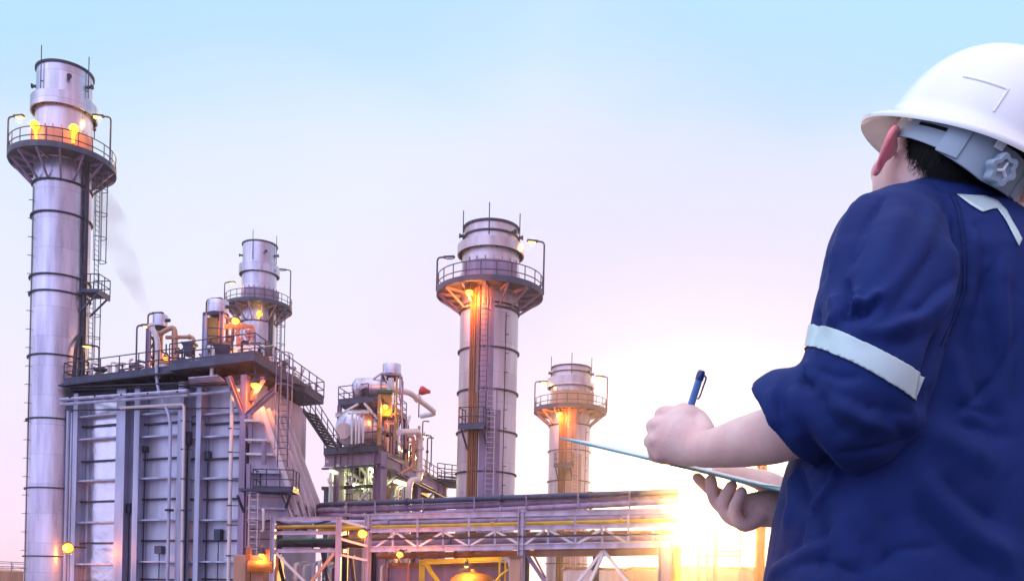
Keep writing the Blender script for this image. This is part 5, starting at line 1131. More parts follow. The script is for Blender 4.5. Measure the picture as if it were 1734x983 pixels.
def loft(mb, rings, cap=True):
    n = len(rings[0]); base = len(mb.v)
    vs = [p for r in rings for p in r]
    fs = [(i * n + k, i * n + (k + 1) % n, (i + 1) * n + (k + 1) % n, (i + 1) * n + k) for i in range(len(rings) - 1) for k in range(n)]
    if cap: fs += [tuple(range(n - 1, -1, -1)), tuple((len(rings) - 1) * n + k for k in range(n))]
    return mb.add(vs, fs)
def limb(mb, pts, rad, n=20, flat=None, cap_round=True):
    """tapered limb through the joints; rad per joint; flat = (direction, factor) squeezes the section"""
    pts = [Vector(p) for p in pts]
    # smooth the chain
    P2, R2 = [], []
    for i in range(len(pts) - 1):
        a, b, c, d = pts[max(0, i - 1)], pts[i], pts[i + 1], pts[min(len(pts) - 1, i + 2)]
        for t in (0, .25, .5, .75):
            P2.append(.5 * ((2 * b) + (c - a) * t + (2 * a - 5 * b + 4 * c - d) * t * t + (-a + 3 * b - 3 * c + d) * t ** 3)); R2.append(rad[i] * (1 - t) + rad[i + 1] * t)
    P2.append(pts[-1]); R2.append(rad[-1])
    if cap_round:
        d0 = (P2[0] - P2[1]).normalized(); d1 = (P2[-1] - P2[-2]).normalized()
        pre = [(P2[0] + d0 * R2[0] * math.sin(a), R2[0] * math.cos(a)) for a in (1.4, 1.0, .5)]
        post = [(P2[-1] + d1 * R2[-1] * math.sin(a), R2[-1] * math.cos(a)) for a in (.5, 1.0, 1.4)]
        P2 = [p for p, r in pre] + P2 + [p for p, r in post]; R2 = [r for p, r in pre] + R2 + [r for p, r in post]
    rings = []; up = None
    for i, p in enumerate(P2):
        d = (P2[min(i + 1, len(P2) - 1)] - P2[max(0, i - 1)]).normalized()
        if up is None: up = Vector((0, 0, 1)) if abs(d.z) < .9 else Vector((0, 1, 0))
        x = d.cross(up).normalized(); up = x.cross(d).normalized()
        ring = []
        for k in range(n):
            o_ = (x * math.cos(2 * math.pi * k / n) + up * math.sin(2 * math.pi * k / n)) * R2[i]
            if flat: fd = Vector(flat[0]).normalized(); o_ = o_ - fd * o_.dot(fd) * (1 - flat[1])
            ring.append(p + o_)
        rings.append(ring)
    return loft(mb, rings)
def hring(uL, uR, v, d, ry, n=40, e=2.3):
    a, b = P(uL, v, d), P(uR, v, d); c = (a + b) / 2; rx = (b.x - a.x) / 2; out_ = []
    for k in range(n):
        t = 2 * math.pi * k / n; cx_, sy_ = math.cos(t), math.sin(t)
        out_.append(Vector((c.x + rx * math.copysign(abs(cx_) ** (2 / e), cx_), c.y + ry * math.copysign(abs(sy_) ** (2 / e), sy_), c.z)))
    return out_

# ---- head frame
PSI, PITCH, HROLL = R(24), R(21), R(16)
Fh = Vector((-math.sin(PSI), math.cos(PSI), 0)); Lh = Vector((-math.cos(PSI), -math.sin(PSI), 0)); Uh = Vector((0, 0, 1))
def tilt(f, l, u, p, r):
    f2 = f * math.cos(p) + u * math.sin(p); u2 = u * math.cos(p) - f * math.sin(p)
    l2 = l * math.cos(r) + u2 * math.sin(r); u3 = u2 * math.cos(r) - l * math.sin(r)
    return f2, l2, u3
HPSI = R(9); HF, HL, HU = tilt(Vector((-math.sin(HPSI), math.cos(HPSI), 0)), Vector((-math.cos(HPSI), -math.sin(HPSI), 0)), Uh, PITCH, HROLL)
EAR = P(1601, 273, 1.25)
def hp_(f, l, u): return EAR + HF * f + HL * l + HU * u
def ell(mb, c, sf, sl, su, n=16, ax=None):
    f, l, u = ax or (HF, HL, HU); q = MB().sphere((0, 0, 0), 1, n)
    mb.add([c + f * v.x * sf + l * v.y * sl + u * v.z * su for v in q.v], q.f); return mb

body = MB()
ell(body, hp_(.002, -.010, .014), .092, .0715, .080)
ell(body, hp_(.045, 0, -.055), .058, .050, .062)
ell(body, hp_(.030, 0, -.015), .075, .068, .075)
ell(body, hp_(.080, 0, -.100), .028, .030, .020)                                   # chin
limb(body, [hp_(.096, 0, .015), hp_(.116, 0, -.028)], [.009, .014], 14)           # nose
for s in (-1, 1):
    ell(body, hp_(.086, .030 * s, .030), .012, .024, .009)                          # brow
    ell(body, hp_(.066, .042 * s, -.025), .022, .018, .020)                         # cheek bone
    # ear: flat shell standing off the skull, helix rim and lobe
    af = (HF * math.cos(R(28)) - HL * s * math.sin(R(28))).normalized(); al = (HL * s * math.cos(R(28)) + HF * math.sin(R(28))).normalized() * s
    EU = -.016
    ell(body, hp_(.000, .0815 * s, EU), .0125, .0055, .0215, 12, (af, al, HU))
    ell(body, hp_(.004, .077 * s, EU + .002), .009, .008, .014, 12, (af, al, HU))
    arc = [hp_(0, .0825 * s, EU) - af * (.0150 * math.cos(R(-105 + 24 * k)) - .001) + HU * (.0235 * math.sin(R(-105 + 24 * k)) + .001) + HL * s * .0050 * math.sin(math.pi * min(1, k / 9)) for k in range(11)]
    limb(body, arc, [.0044, .0040, .0038, .0038, .0040, .0045, .0050, .0054, .0052, .0046, .0042], 10)
    ell(body, hp_(.004, .083 * s, EU - .025), .0085, .006, .0105, 10, (af, al, HU))
for z_, w_ in ((-.066, .0075), (-.077, .009)):
    limb(body, [hp_(.098, -.022, z_), hp_(.107, 0, z_), hp_(.098, .022, z_)], [.004, w_, .004], 10)   # lips
limb(body, [hp_(-.010, 0, -.02), P(1612, 318, 1.26), P(1606, 360, 1.27)], [.062, .060, .066], 28)
# trunk under the shirt
loft(body, [hring(1545, 1680, 345, 1.265, .05), hring(1490, 1685, 400, 1.265, .07), hring(1450, 1715, 470, 1.265, .10), hring(1430, 1740, 640, 1.265, .12), hring(1370, 1735, 860, 1.27, .125), hring(1350, 1740, 1080, 1.27, .13), hring(1380, 1720, 1200, 1.27, .12)])
# left arm
LA = [(P(1506, 440, 1.19), .046), (P(1494, 540, 1.155), .048), (P(1462, 660, 1.135), .044), (P(1432, 700, 1.165), .040), (P(1380, 716, 1.21), .038), (P(1310, 736, 1.25), .0385), (P(1262, 747, 1.288), .035), (P(1216, 757, 1.33), .0285), (P(1186, 762, 1.365), .0245)]
limb(body, [p for p, r in LA], [r for p, r in LA], 28)
# left hand: back of the fist towards the camera
HD = 1.40
def h(u, v, dd=0): return P(u, v, HD + dd)
limb(body, [h(1186, 761, -.035), h(1168, 752, -.015), h(1146, 742, 0)], [.0245, .034, .040], 24, flat=((.55, .8, 0), .75))
ell(body, h(1143, 735, .012), .042, .036, .047, 14, (Vector((1, 0, 0)), Vector((0, 1, 0)), Vector((.25, 0, .97))))
kn = [h(1129, 701, .006), h(1116, 720, .002), h(1111, 745, .0), h(1117, 768, .004)]
pp = [h(1122, 703, .048), h(1108, 723, .045), h(1103, 748, .041), h(1110, 771, .036)]
tp_ = [h(1146, 716, .066), h(1138, 736, .068), h(1134, 757, .062), h(1136, 776, .052)]
tt_ = [h(1160, 730, .052), h(1156, 748, .050), h(1152, 766, .046), h(1152, 780, .036)]
for k in range(4):
    r_ = (.0125, .013, .0122, .0108)[k]
    limb(body, [h(1160, 728 + 11 * k, -.005), kn[k]], [.016, r_ * 1.12], 14)
    limb(body, [kn[k], pp[k], tp_[k], tt_[k]], [r_ * 1.08, r_, r_ * .92, r_ * .8], 14)
limb(body, [h(1190, 738, -.02), h(1178, 715, .012), h(1158, 697, .035), h(1147, 706, .062), h(1150, 722, .078)], [.022, .021, .015, .0125, .010], 16)
# right arm and hand under the board
RA = [(P(1685, 540, 1.35), .042), (P(1690, 650, 1.425), .046), (P(1620, 800, 1.47), .042), (P(1500, 850, 1.47), .038), (P(1395, 860, 1.455), .032), (P(1345, 860, 1.45), .028)]
limb(body, [p for p, r in RA], [r for p, r in RA], 24)
limb(body, [P(1345, 860, 1.45), P(1308, 861, 1.44), P(1272, 861, 1.435)], [.028, .034, .029], 22, flat=((.2, .5, 1), .8))
fr = [([P(1285, 848, 1.455), P(1232, 842, 1.468), P(1200, 826, 1.470), P(1181, 808, 1.462)], (.0115, .0108, .0098, .0086)),
      ([P(1285, 860, 1.445), P(1240, 866, 1.450), P(1211, 846, 1.452), P(1204, 812, 1.442)], (.0125, .0120, .0108, .0092)),
      ([P(1288, 868, 1.432), P(1246, 880, 1.432), P(1224, 856, 1.430), P(1239, 822, 1.420)], (.0128, .0122, .0110, .0092)),
      ([P(1290, 873, 1.416), P(1262, 888, 1.412), P(1243, 868, 1.408), P(1256, 832, 1.400)], (.0125, .0118, .0105, .0088))]
for pts_, rr in fr: limb(body, pts_, rr, 14)
limb(body, [P(1338, 850, 1.44), P(1310, 822, 1.455), P(1275, 808, 1.475), P(1240, 801, 1.49), P(1214, 797, 1.50)], [.022, .0195, .0150, .0118, .0095], 18)
ell(body, P(1300, 862, 1.425), .036, .022, .027, 12, (Vector((1, 0, 0)), Vector((0, 1, 0)), Vector((0, 0, 1))))
person = voxel(body, 'person', .0027, 5, .5)
person.data.materials.append(M['skin'])
fl_ = person.data.attributes.new('flush_backlit', 'FLOAT', 'POINT'); ev = np.zeros(len(person.data.vertices), dtype=np.float32)  # ear redness: natural flush plus backlight painted into the skin colour
for v_ in person.data.vertices:
    q = v_.co - EAR; f_, l_, u_ = q.dot(HF), abs(q.dot(HL)), q.dot(HU)
    if l_ > .074 and abs(f_) < .03 and -.06 < u_ < .025: ev[v_.index] = min(1, (l_ - .074) / .012) * (.62 + .38 * max(0, min(1, .5 + 1.2 * mnoise.noise(q * 70))))
fl_.data.foreach_set('value', ev)
ORIG['person'] = Vector((0, 0, 0))
tag(person, 'worker seen from behind in a navy work shirt, head raised, writing on a clipboard', 'person')
for s in (-1, 1):
    m = MB(); ell(m, hp_(.082, .031 * s, .012), .0115, .0115, .0115, 12); e_ = m.build('eye', 'eye', person)
    m = MB(); ell(m, hp_(.0915, .031 * s, .012), .003, .0055, .0055, 10); m.build('iris', 'pendark', e_)

# ---- hair: cap over the back of the skull with short strands
m = MB(); hv = MB().sphere((0, 0, 0), 1, 22)
ell(m, hp_(-.004, -.009, .012), .0965, .0765, .083, 70)
keep = []
hb = bmesh.new(); me = np_mesh(m, 'hair'); hb.from_mesh(me)
def hl(p): q = p - EAR; return q.dot(HF), q.dot(HL), q.dot(HU)
kill = []
for f in hb.faces:
    f_, l_, u_ = hl(f.calc_center_median())
    line = -.050 + max(0, (f_ + .062)) * .62 + .003 * mnoise.noise(Vector((f_ * 90, l_ * 90, 0)))
    if f_ > -.022 and abs(l_) > .05: line = max(line, -.022 + (f_ + .022) * 1.5)
    if u_ < line or f_ > .06 or u_ > .040: kill.append(f)
bmesh.ops.delete(hb, geom=kill, context='FACES'); hb.to_mesh(me); hb.free(); me.shade_smooth()
me.materials.append(M['hair']); hair = bpy.data.objects.new('hair', me); COL.objects.link(hair); hair.parent = person; ORIG['hair'] = Vector()
rn = random.Random(11); st = MB(); tris = [p for p in me.polygons]
vco = [v.co.copy() for v in me.vertices]
for p_ in tris:
    f_, l_, u_ = hl(p_.center)
    if f_ > .05 or (u_ > .004 and f_ < -.045) or u_ > .03: continue
    for _ in range(7):
        w_ = [rn.random() for _ in p_.vertices]; sw = sum(w_); c = sum((vco[i] * (a / sw) for i, a in zip(p_.vertices, w_)), Vector())
        nrm = p_.normal; dwn = (-HU * 1.0 + nrm * .18 - HF * .05 + Vector((rn.uniform(-.3, .3), rn.uniform(-.3, .3), rn.uniform(-.2, .2)))).normalized()
        ln = rn.uniform(.006, .012); sd_ = dwn.cross(nrm).normalized() * .0005
        st.add([c - sd_, c + sd_, c + dwn * ln], [(0, 1, 2)])
so = st.build('hair_strands', 'hair', person, smooth=False); so.parent = hair; tag(so, kind='stuff')

# ---- shirt
sh = MB()
T = [(334, 1550, 1668, 1.265, .040), (345, 1520, 1688, 1.265, .053), (360, 1482, 1703, 1.263, .074), (384, 1456, 1720, 1.26, .097), (420, 1436, 1742, 1.26, .116), (470, 1428, 1758, 1.26, .132), (570, 1424, 1774, 1.262, .140),
     (680, 1385, 1782, 1.268, .147), (790, 1337, 1784, 1.27, .152), (880, 1315, 1782, 1.27, .154), (983, 1298, 1780, 1.27, .155), (1090, 1290, 1782, 1.27, .155), (1190, 1294, 1778, 1.27, .150)]
loft(sh, [hring(a, b, v, d, ry) for v, a, b, d, ry in T])
SL_ = [(P(1545, 372, 1.225), .050), (P(1512, 418, 1.195), .076), (P(1506, 480, 1.165), .0835), (P(1487, 560, 1.145), .081), (P(1466, 640, 1.135), .079), (P(1440, 700, 1.142), .0745), (P(1392, 708, 1.172), .066), (P(1340, 714, 1.208), .0555), (P(1296, 716, 1.235), .0525)]
lm = MB(); limb(lm, [p for p, r in SL_[:-1]], [r for p, r in SL_[:-1]], 36); lm_v = lm.v
# the limb's far cap is replaced by an open, hollow cuff in its own slanted plane
nring = 36; body_rings = [lm_v[i * nring:(i + 1) * nring] for i in range(len(lm_v) // nring)][:-10]
pa, pb, pc = P(1273, 648, 1.205), P(1372, 792, 1.185), P(1306, 724, 1.135)
ccen = (pa + pb) / 2; CUFF_N = (pb - pa).cross(pc - pa).normalized(); CUFF_N = CUFF_N if CUFF_N.x < 0 else -CUFF_N
e1 = (pb - pa) / 2; e2 = CUFF_N.cross(e1).normalized()
def cuff_ring(back, sc, r2=.066):
    raw = [ccen - CUFF_N * back + (e1 * math.cos(2 * math.pi * k / nring) + e2 * r2 * math.sin(2 * math.pi * k / nring)) * sc for k in range(nring)]
    best = None
    for cand in (raw, raw[::-1]):
        for o_ in range(nring):
            d_ = sum((cand[(k + o_) % nring] - body_rings[-1][k]).length for k in range(0, nring, 3))
            if best is None or d_ < best[0]: best = (d_, [cand[(k + o_) % nring] for k in range(nring)])
    return best[1]
loft(sh, body_rings + [cuff_ring(.03, .97), cuff_ring(.008, 1.0), cuff_ring(0, 1.0), cuff_ring(-.0015, .95), cuff_ring(.002, .80), cuff_ring(.016, .72), cuff_ring(.02, .4)])
RS_ = [(P(1690, 480, 1.34), .06), (P(1690, 640, 1.42), .07), (P(1620, 800, 1.46), .065), (P(1500, 852, 1.47), .055), (P(1410, 862, 1.462), .05)]
limb(sh, [p for p, r in RS_], [r for p, r in RS_], 28)
shirt = voxel(sh, 'shirt', .0042, 12, .55)
sme = shirt.data
nv = len(sme.vertices); co = np.empty(nv * 3); sme.vertices.foreach_get('co', co); co = co.reshape(-1, 3)
nr = np.empty(nv * 3); sme.vertices.foreach_get('normal', nr); nr = nr.reshape(-1, 3)
def bvh_of(me): return BVHTree.FromPolygons([v.co.copy() for v in me.vertices], [tuple(p.vertices) for p in me.polygons])
bvh = bvh_of(sme)
def cast(u, v, b=None):
    r_ = ray(u, v).normalized(); hit = (b or bvh).ray_cast(CAM, r_); return hit
disp = np.zeros(nv)
def fold(pix_pts, amp, width, taper=True, soft=1.0):
    """raise (amp > 0) or sink the cloth along a line of folds lying on the surface"""
    global disp
    pts_ = []
    for (u, v) in pix_pts:
        hit = cast(u, v)
        if hit[0] is not None: pts_.append(np.array(hit[0]))
    if len(pts_) < 2: return
    best = np.full(nv, 1e9); tt = np.zeros(nv); tot = sum(np.linalg.norm(b - a) for a, b in zip(pts_, pts_[1:])); acc = 0
    for a, b in zip(pts_, pts_[1:]):
        ab = b - a; L2 = ab @ ab; t_ = np.clip(((co - a) @ ab) / max(L2, 1e-9), 0, 1); d_ = np.linalg.norm(co - (a + t_[:, None] * ab), axis=1)
        mk = d_ < best; best[mk] = d_[mk]; tt[mk] = (acc + t_[mk] * math.sqrt(L2)) / tot; acc += math.sqrt(L2)
    prof = np.exp(-(best / width) ** 2) if amp > 0 else np.exp(-best / (width * .75))
    if taper: prof *= np.clip(np.sin(np.pi * np.clip(tt * .9 + .05, 0, 1)) * 1.5, 0, 1)
    disp += amp * prof
mm_ = .001
FOLDS = [
 # sleeve: pinched folds at the bend, with sharp valleys beside soft ridges
 ([(1428, 470), (1442, 512), (1432, 538)], -9, 7), ([(1446, 490), (1454, 518), (1446, 535)], 8, 6), ([(1430, 540), (1465, 530), (1492, 508)], -9, 6), ([(1436, 528), (1470, 516), (1496, 496)], 6, 8),
 ([(1412, 500), (1420, 530), (1405, 555)], 7, 10), ([(1385, 520), (1380, 560), (1372, 590)], -6, 9), ([(1440, 560), (1500, 560), (1560, 545)], 5, 14), ([(1460, 575), (1530, 580), (1580, 560)], -4, 10),
 ([(1470, 330), (1430, 400), (1408, 470)], 5, 12), ([(1490, 340), (1455, 420), (1425, 470)], -5, 10), ([(1530, 350), (1500, 430), (1480, 490)], 4, 16), ([(1560, 340), (1560, 420), (1530, 500)], -3, 18),
 ([(1416, 380), (1402, 430), (1394, 480)], -5, 8),
 # armhole
 ([(1618, 352), (1626, 420), (1628, 490), (1606, 545), (1580, 620)], -16, 11), ([(1604, 400), (1612, 470), (1600, 520), (1580, 560)], 6, 16), ([(1600, 560), (1572, 640), (1556, 700)], -10, 14), ([(1645, 380), (1652, 460), (1640, 540)], 5, 15),
 # forearm part of the sleeve
 ([(1352, 596), (1358, 632), (1374, 660)], -9, 6), ([(1366, 612), (1372, 640), (1366, 662)], 6, 6), ([(1330, 640), (1322, 690), (1330, 740)], -4, 8), ([(1310, 650), (1304, 690), (1316, 730)], 4, 9), ([(1345, 650), (1345, 700), (1360, 750)], 5, 11), ([(1390, 660), (1400, 700), (1440, 740)], -6, 14), ([(1420, 640), (1440, 690), (1490, 725)], 5, 15), ([(1480, 700), (1520, 720), (1535, 745)], -5, 12),
 # side of the shirt below the elbow
 ([(1420, 790), (1412, 812), (1380, 850), (1376, 870)], 9, 8), ([(1408, 800), (1392, 830), (1372, 852)], -7, 7), ([(1352, 795), (1362, 830), (1376, 866)], -8, 7), ([(1340, 800), (1344, 850), (1330, 900)], 5, 12), ([(1404, 905), (1376, 925), (1320, 960), (1300, 980)], 6, 12), ([(1412, 890), (1380, 912), (1330, 938)], -6, 9), ([(1398, 850), (1392, 890), (1400, 930), (1380, 975)], -5, 11), ([(1360, 880), (1350, 920), (1312, 950)], -4, 9), ([(1440, 850), (1425, 900), (1440, 970)], 5, 16),
 # long pulls from the shoulder down the sleeve and across the elbow
 ([(1600, 350), (1570, 440), (1500, 540)], -5, 8), ([(1585, 350), (1552, 440), (1478, 530)], 4, 12), ([(1610, 470), (1560, 520), (1480, 552)], -6, 6), ([(1606, 490), (1560, 536), (1490, 568)], 4, 9),
 ([(1545, 700), (1470, 690), (1400, 655)], -6, 7), ([(1540, 720), (1470, 712), (1400, 680)], 4, 10), ([(1530, 745), (1480, 760), (1420, 765)], -5, 6), ([(1460, 640), (1420, 640), (1385, 625)], -4, 6), ([(1500, 330), (1465, 375), (1440, 440)], -4, 5),
 ([(1690, 430), (1660, 500), (1640, 590)], -5, 7), ([(1725, 560), (1690, 640), (1620, 700)], -5, 8), ([(1700, 700), (1640, 690), (1580, 660)], -5, 7), ([(1480, 960), (1520, 930), (1600, 925)], -4, 8), ([(1340, 960), (1400, 950), (1460, 975)], -4, 6),
 # back
 ([(1540, 700), (1600, 735), (1690, 790)], 7, 20), ([(1560, 680), (1640, 720), (1720, 740)], -8, 18), ([(1562, 795), (1596, 845), (1650, 900), (1728, 958)], 8, 18), ([(1590, 800), (1640, 850), (1700, 890)], -9, 18), ([(1545, 830), (1570, 880), (1620, 930), (1680, 975)], -7, 17), ([(1660, 420), (1668, 520), (1690, 640)], -6, 15), ([(1690, 420), (1700, 520), (1715, 640)], 5, 14), ([(1640, 560), (1655, 640), (1700, 720)], -6, 18), ([(1620, 580), (1632, 660), (1660, 720)], 5, 14), ([(1710, 470), (1722, 600), (1728, 720)], -4, 10), ([(1500, 860), (1510, 910), (1500, 975)], -4, 22), ([(1470, 800), (1460, 860), (1470, 920)], 4, 16),
 # shoulder yoke
 ([(1545, 300), (1600, 312), (1640, 330)], -3, 8), ([(1650, 370), (1664, 400), (1672, 450)], -4, 7),
]
for pts_, a_, w_ in FOLDS: fold(pts_, a_ * mm_ * 1.6, w_ * mm_ * 1.0)
for i in range(nv):
    c = Vector(co[i]); wmask = .35 + .65 * max(0, mnoise.noise(Vector((c.x * 6 + 3, c.y * 6, c.z * 6)))) * 1.6; cr1 = (1 - abs(mnoise.noise(Vector((c.x * 15 + 2 * c.z, c.y * 15, c.z * 8 + 3 * c.x))))) ** 7; cr2 = (1 - abs(mnoise.noise(Vector((c.x * 26 + 9, c.y * 26 - 4 * c.z, c.z * 17 + 5 * c.x))))) ** 8
    disp[i] += (-.0030 * cr1 - .0014 * cr2) * wmask + .0030 * mnoise.noise(Vector((c.x * 11, c.y * 11, c.z * 6))) + .0012 * mnoise.noise(Vector((c.x * 30 + 5, c.y * 30, c.z * 14)))
co2 = co + nr * disp[:, None]
sme.vertices.foreach_set('co', co2.reshape(-1)); sme.update()
bvh = bvh_of(sme)
shirt.data.materials.append(M['navy']); shirt.parent = person; ORIG['shirt'] = Vector()
so_ = shirt.modifiers.new('thickness', 'SOLIDIFY'); so_.thickness = .003; so_.offset = -1

# cuff roll: a doubled hem following the opening
bm = bmesh.new(); bm.from_mesh(sme)
def slab(center, n0, c1, n1, limit, offs, mname, name, extra=None):
    b2 = bm.copy(); n0, n1 = Vector(n0).normalized(), Vector(n1).normalized()
    bad = [f for f in b2.faces if not limit(f.calc_center_median())]; bmesh.ops.delete(b2, geom=bad, context='FACES')
    bmesh.ops.bisect_plane(b2, geom=b2.verts[:] + b2.edges[:] + b2.faces[:], plane_co=Vector(center), plane_no=n0, clear_outer=True)
    bmesh.ops.bisect_plane(b2, geom=b2.verts[:] + b2.edges[:] + b2.faces[:], plane_co=Vector(c1), plane_no=n1, clear_outer=True)
    if name == 'sleeve_tape':
        for _ in range(3): bmesh.ops.smooth_vert(b2, verts=b2.verts[:], factor=.5, use_axis_x=True, use_axis_y=True, use_axis_z=True)
    b2.normal_update()
    for v in b2.verts: v.co += v.normal * offs
    me = bpy.data.meshes.new(name); b2.to_mesh(me); b2.free(); me.shade_smooth(); me.materials.append(M[mname])
    o = bpy.data.objects.new(name, me); COL.objects.link(o); o.parent = shirt; ORIG[o.name] = Vector()
    s_ = o.modifiers.new('thickness', 'SOLIDIFY'); s_.thickness = .0012; s_.offset = 0
    return o
# sleeve tape: ring round the upper arm between two planes through the photographed edges
ua, ub, uc_ = P(1391, 558, 1.15), P(1480, 588, 1.07), P(1561, 652, 1.15)
la, lb_, lc = P(1366, 590, 1.15), P(1455, 622, 1.07), P(1540, 693, 1.15)
nu = (ub - ua).cross(uc_ - ua).normalized(); nu = nu if nu.z > 0 else -nu
nl = (lb_ - la).cross(lc - la).normalized(); nl = nl if nl.z < 0 else -nl
axis_c = P(1470, 615, 1.138)
ntp = (P(1563, 645, 1) - CAM).cross(P(1541, 696, 1) - CAM).normalized(); ntp = ntp if ntp.x > 0 else -ntp
b_all = bm; bm = bm.copy()
bmesh.ops.bisect_plane(bm, geom=bm.verts[:] + bm.edges[:] + bm.faces[:], plane_co=CAM, plane_no=ntp, clear_outer=True)
slab(ub, nu, lb_, nl, lambda p: (p - axis_c).length < .112, .0020, 'tape', 'sleeve_tape')
b_all.free()
bm.free()
def strip(name, upper, lower, n, m_, offs, mname, parent=None):
    """band laid on the shirt between two edges"""
    def samp(pl, t):
        k = t * (len(pl) - 1); i = min(int(k), len(pl) - 2); f = k - i; return pl[i][0] * (1 - f) + pl[i + 1][0] * f, pl[i][1] * (1 - f) + pl[i + 1][1] * f
    b = MB(); vs = []; ok = True
    for i in range(n + 1):
        a, c = samp(upper, i / n), samp(lower, i / n)
        for j in range(m_ + 1):
            f = j / m_; hit = cast(a[0] * (1 - f) + c[0] * f, a[1] * (1 - f) + c[1] * f)
            if hit[0] is None: hit = (vs[-1] if vs else CAM, Vector((0, -1, 0))); vs.append(hit[0]); continue
            nn = hit[1] if hit[1].dot(hit[0] - CAM) < 0 else -hit[1]
            vs.append(hit[0] + nn * offs)
    b.add(vs, [(i * (m_ + 1) + j, i * (m_ + 1) + j + 1, (i + 1) * (m_ + 1) + j + 1, (i + 1) * (m_ + 1) + j) for i in range(n) for j in range(m_)])
    o = b.build(name, mname, parent or shirt, angle=60); s_ = o.modifiers.new('thickness', 'SOLIDIFY'); s_.thickness = .0012; s_.offset = 0
    return o
strip('yoke_tape', [(1645, 333), (1668, 334), (1688, 342), (1703, 358), (1712, 375), (1722, 392), (1729, 406)], [(1620, 331), (1642, 348), (1663, 361), (1687, 353), (1702, 374), (1713, 396), (1724, 418)], 40, 6, .0018, 'tape')
for q0_, q1_ in (((1602, 320), (0, 0)),):
    up_l = [(1604, 322), (1618, 350), (1627, 392), (1631, 440), (1630, 490), (1612, 540), (1592, 585)]
    for dx in (0, 7):
        strip('seam', [(u + dx, v) for u, v in up_l], [(u + dx + 1.1, v) for u, v in up_l], 60, 1, .0009, 'seam')
# collar
cl = MB(); rings = []
for (f, off, up_) in ((0, .020, -.012), (.3, .014, .004), (.6, .009, .018), (.85, .007, .026), (1, .003, .028), (1, -.003, .025), (.7, -.004, .015), (.3, -.003, .0)):
    a, b = P(1505, 349, 1.255), P(1698, 371, 1.255); c = (a + b) / 2; rx = (b.x - a.x) / 2; ring = []
    for k in range(60):
        t = 2 * math.pi * k / 60; x_, y_ = math.cos(t), math.sin(t); wob = .0025 * math.sin(3 * t + 1) + .0015 * math.sin(7 * t)
        ring.append(Vector((c.x + (rx - .012 + off) * x_, c.y + (.066 + off) * y_, c.z + up_ + .014 * y_ + (b.z - a.z) / 2 * x_ + wob)))
    rings.append(ring)
n_ = 60; vs = [p for r_ in rings for p in r_]; q_ = len(rings)
cl.add(vs, [(i * n_ + k, i * n_ + (k + 1) % n_, ((i + 1) % q_) * n_ + (k + 1) % n_, ((i + 1) % q_) * n_ + k) for i in range(q_) for k in range(n_)])
co_ = cl.build('collar', 'navy', shirt, angle=180)
# trousers and shoes (below the picture)
tr = MB(); zc = 1.0
hipc = P(1535, 1150, 1.27)
def gring(x, y, z, rx, ry, n=28): return [Vector((x + rx * math.cos(2 * math.pi * k / n), y + ry * math.sin(2 * math.pi * k / n), z)) for k in range(n)]
loft(tr, [gring(hipc.x, hipc.y, .98, .150, .12), gring(hipc.x, hipc.y, .88, .168, .13), gring(hipc.x, hipc.y, .78, .165, .13)])
for s in (-1, 1):
    fx = hipc.x + s * .085; fy = hipc.y + s * .05
    loft(tr, [gring(fx, fy, .86, .088, .095), gring(fx, fy, .6, .082, .086), gring(fx, fy - .01, .35, .068, .072), gring(fx, fy, .07, .062, .07)])
tro = voxel(tr, 'trousers', .008, 6); tro.data.materials.append(M['trouser']); tro.parent = person; ORIG['trousers'] = Vector()
for s in (-1, 1):
    fx = hipc.x + s * .085; fy = hipc.y + s * .05; m = MB(); limb(m, [(fx + .02, fy - .06, .05), (fx, fy, .06), (fx - .07, fy + .11, .045), (fx - .10, fy + .16, .038)], [.042, .048, .044, .034], 18, flat=((0, 0, 1), .85)); m.build('shoe', 'shoe', person)
    # sole touches the ground at z = 0 through the flattened foot
# ------------------------------------------------------------------ hard hat
GF, GL, GU = tilt(Fh, Lh, Uh, R(29), R(18))
HC = P(1649, 251, 1.25); SS = .925
def g_(f, l, u): return HC + GF * f + GL * l + GU * u
def gs_(f, l, u): return g_(f * SS, l * SS, u * SS)
hat = thing('hard_hat', 'glossy white hard hat with grey headband and ratchet knob worn by the worker', 'hard hat', HC)
NA, NT = 96, 40
def rim_r(t):
    c, s = math.cos(t), math.sin(t); a = .146 if c > 0 else .140; b = .114
    return 1 / math.sqrt((c / a) ** 2 + (s / b) ** 2)
def shell_pt(t, k, inset=0.0):
    """t round the hat (0 = front), k 0 rim .. 1 crown"""
    c, s = math.cos(t), math.sin(t); Rr = rim_r(t) - inset; Hh = .130 - inset
    ang = k * math.pi / 2; rr = Rr * math.cos(ang) ** .82; z = Hh * math.sin(ang) ** .95
    p = Vector((rr * c, rr * s, z))
    # crown ridges running front to back
    w = max(0, math.sin(ang)) ** 2
    for l0, hgt in ((0, .0045), (.026, .003), (-.026, .003)): p.z += hgt * w * math.exp(-((p.y - l0) / .0075) ** 2) * (1 if abs(p.x) < .1 else math.exp(-((abs(p.x) - .1) / .02) ** 2))
    return p
def rim_drop(t): return -.010 + .006 * math.cos(2 * t) 
rings = []
def brim(t, e, z):      # e outward of the rim, peak longer at the front
    c, s = math.cos(t), math.sin(t); pk = (.5 + .5 * c) ** 3; Rr = rim_r(t) + e * (1 + 2.0 * pk); return Vector((Rr * c, Rr * s, rim_drop(t) + z - .012 * pk * (e / .012)))
ths = [2 * math.pi * i / NA for i in range(NA)]
outer = [[brim(t, .013, -.010) for t in ths], [brim(t, .014, -.006) for t in ths], [brim(t, .010, -.002) for t in ths], [brim(t, .004, .001) for t in ths]] + [[shell_pt(t, k / NT) for t in ths] for k in range(1, NT)]
inner = [[shell_pt(t, k / NT, .003) for t in ths] for k in range(NT - 1, 0, -1)] + [[brim(t, .002, -.003) for t in ths], [brim(t, .010, -.0065) for t in ths], [brim(t, .0125, -.0115) for t in ths]]
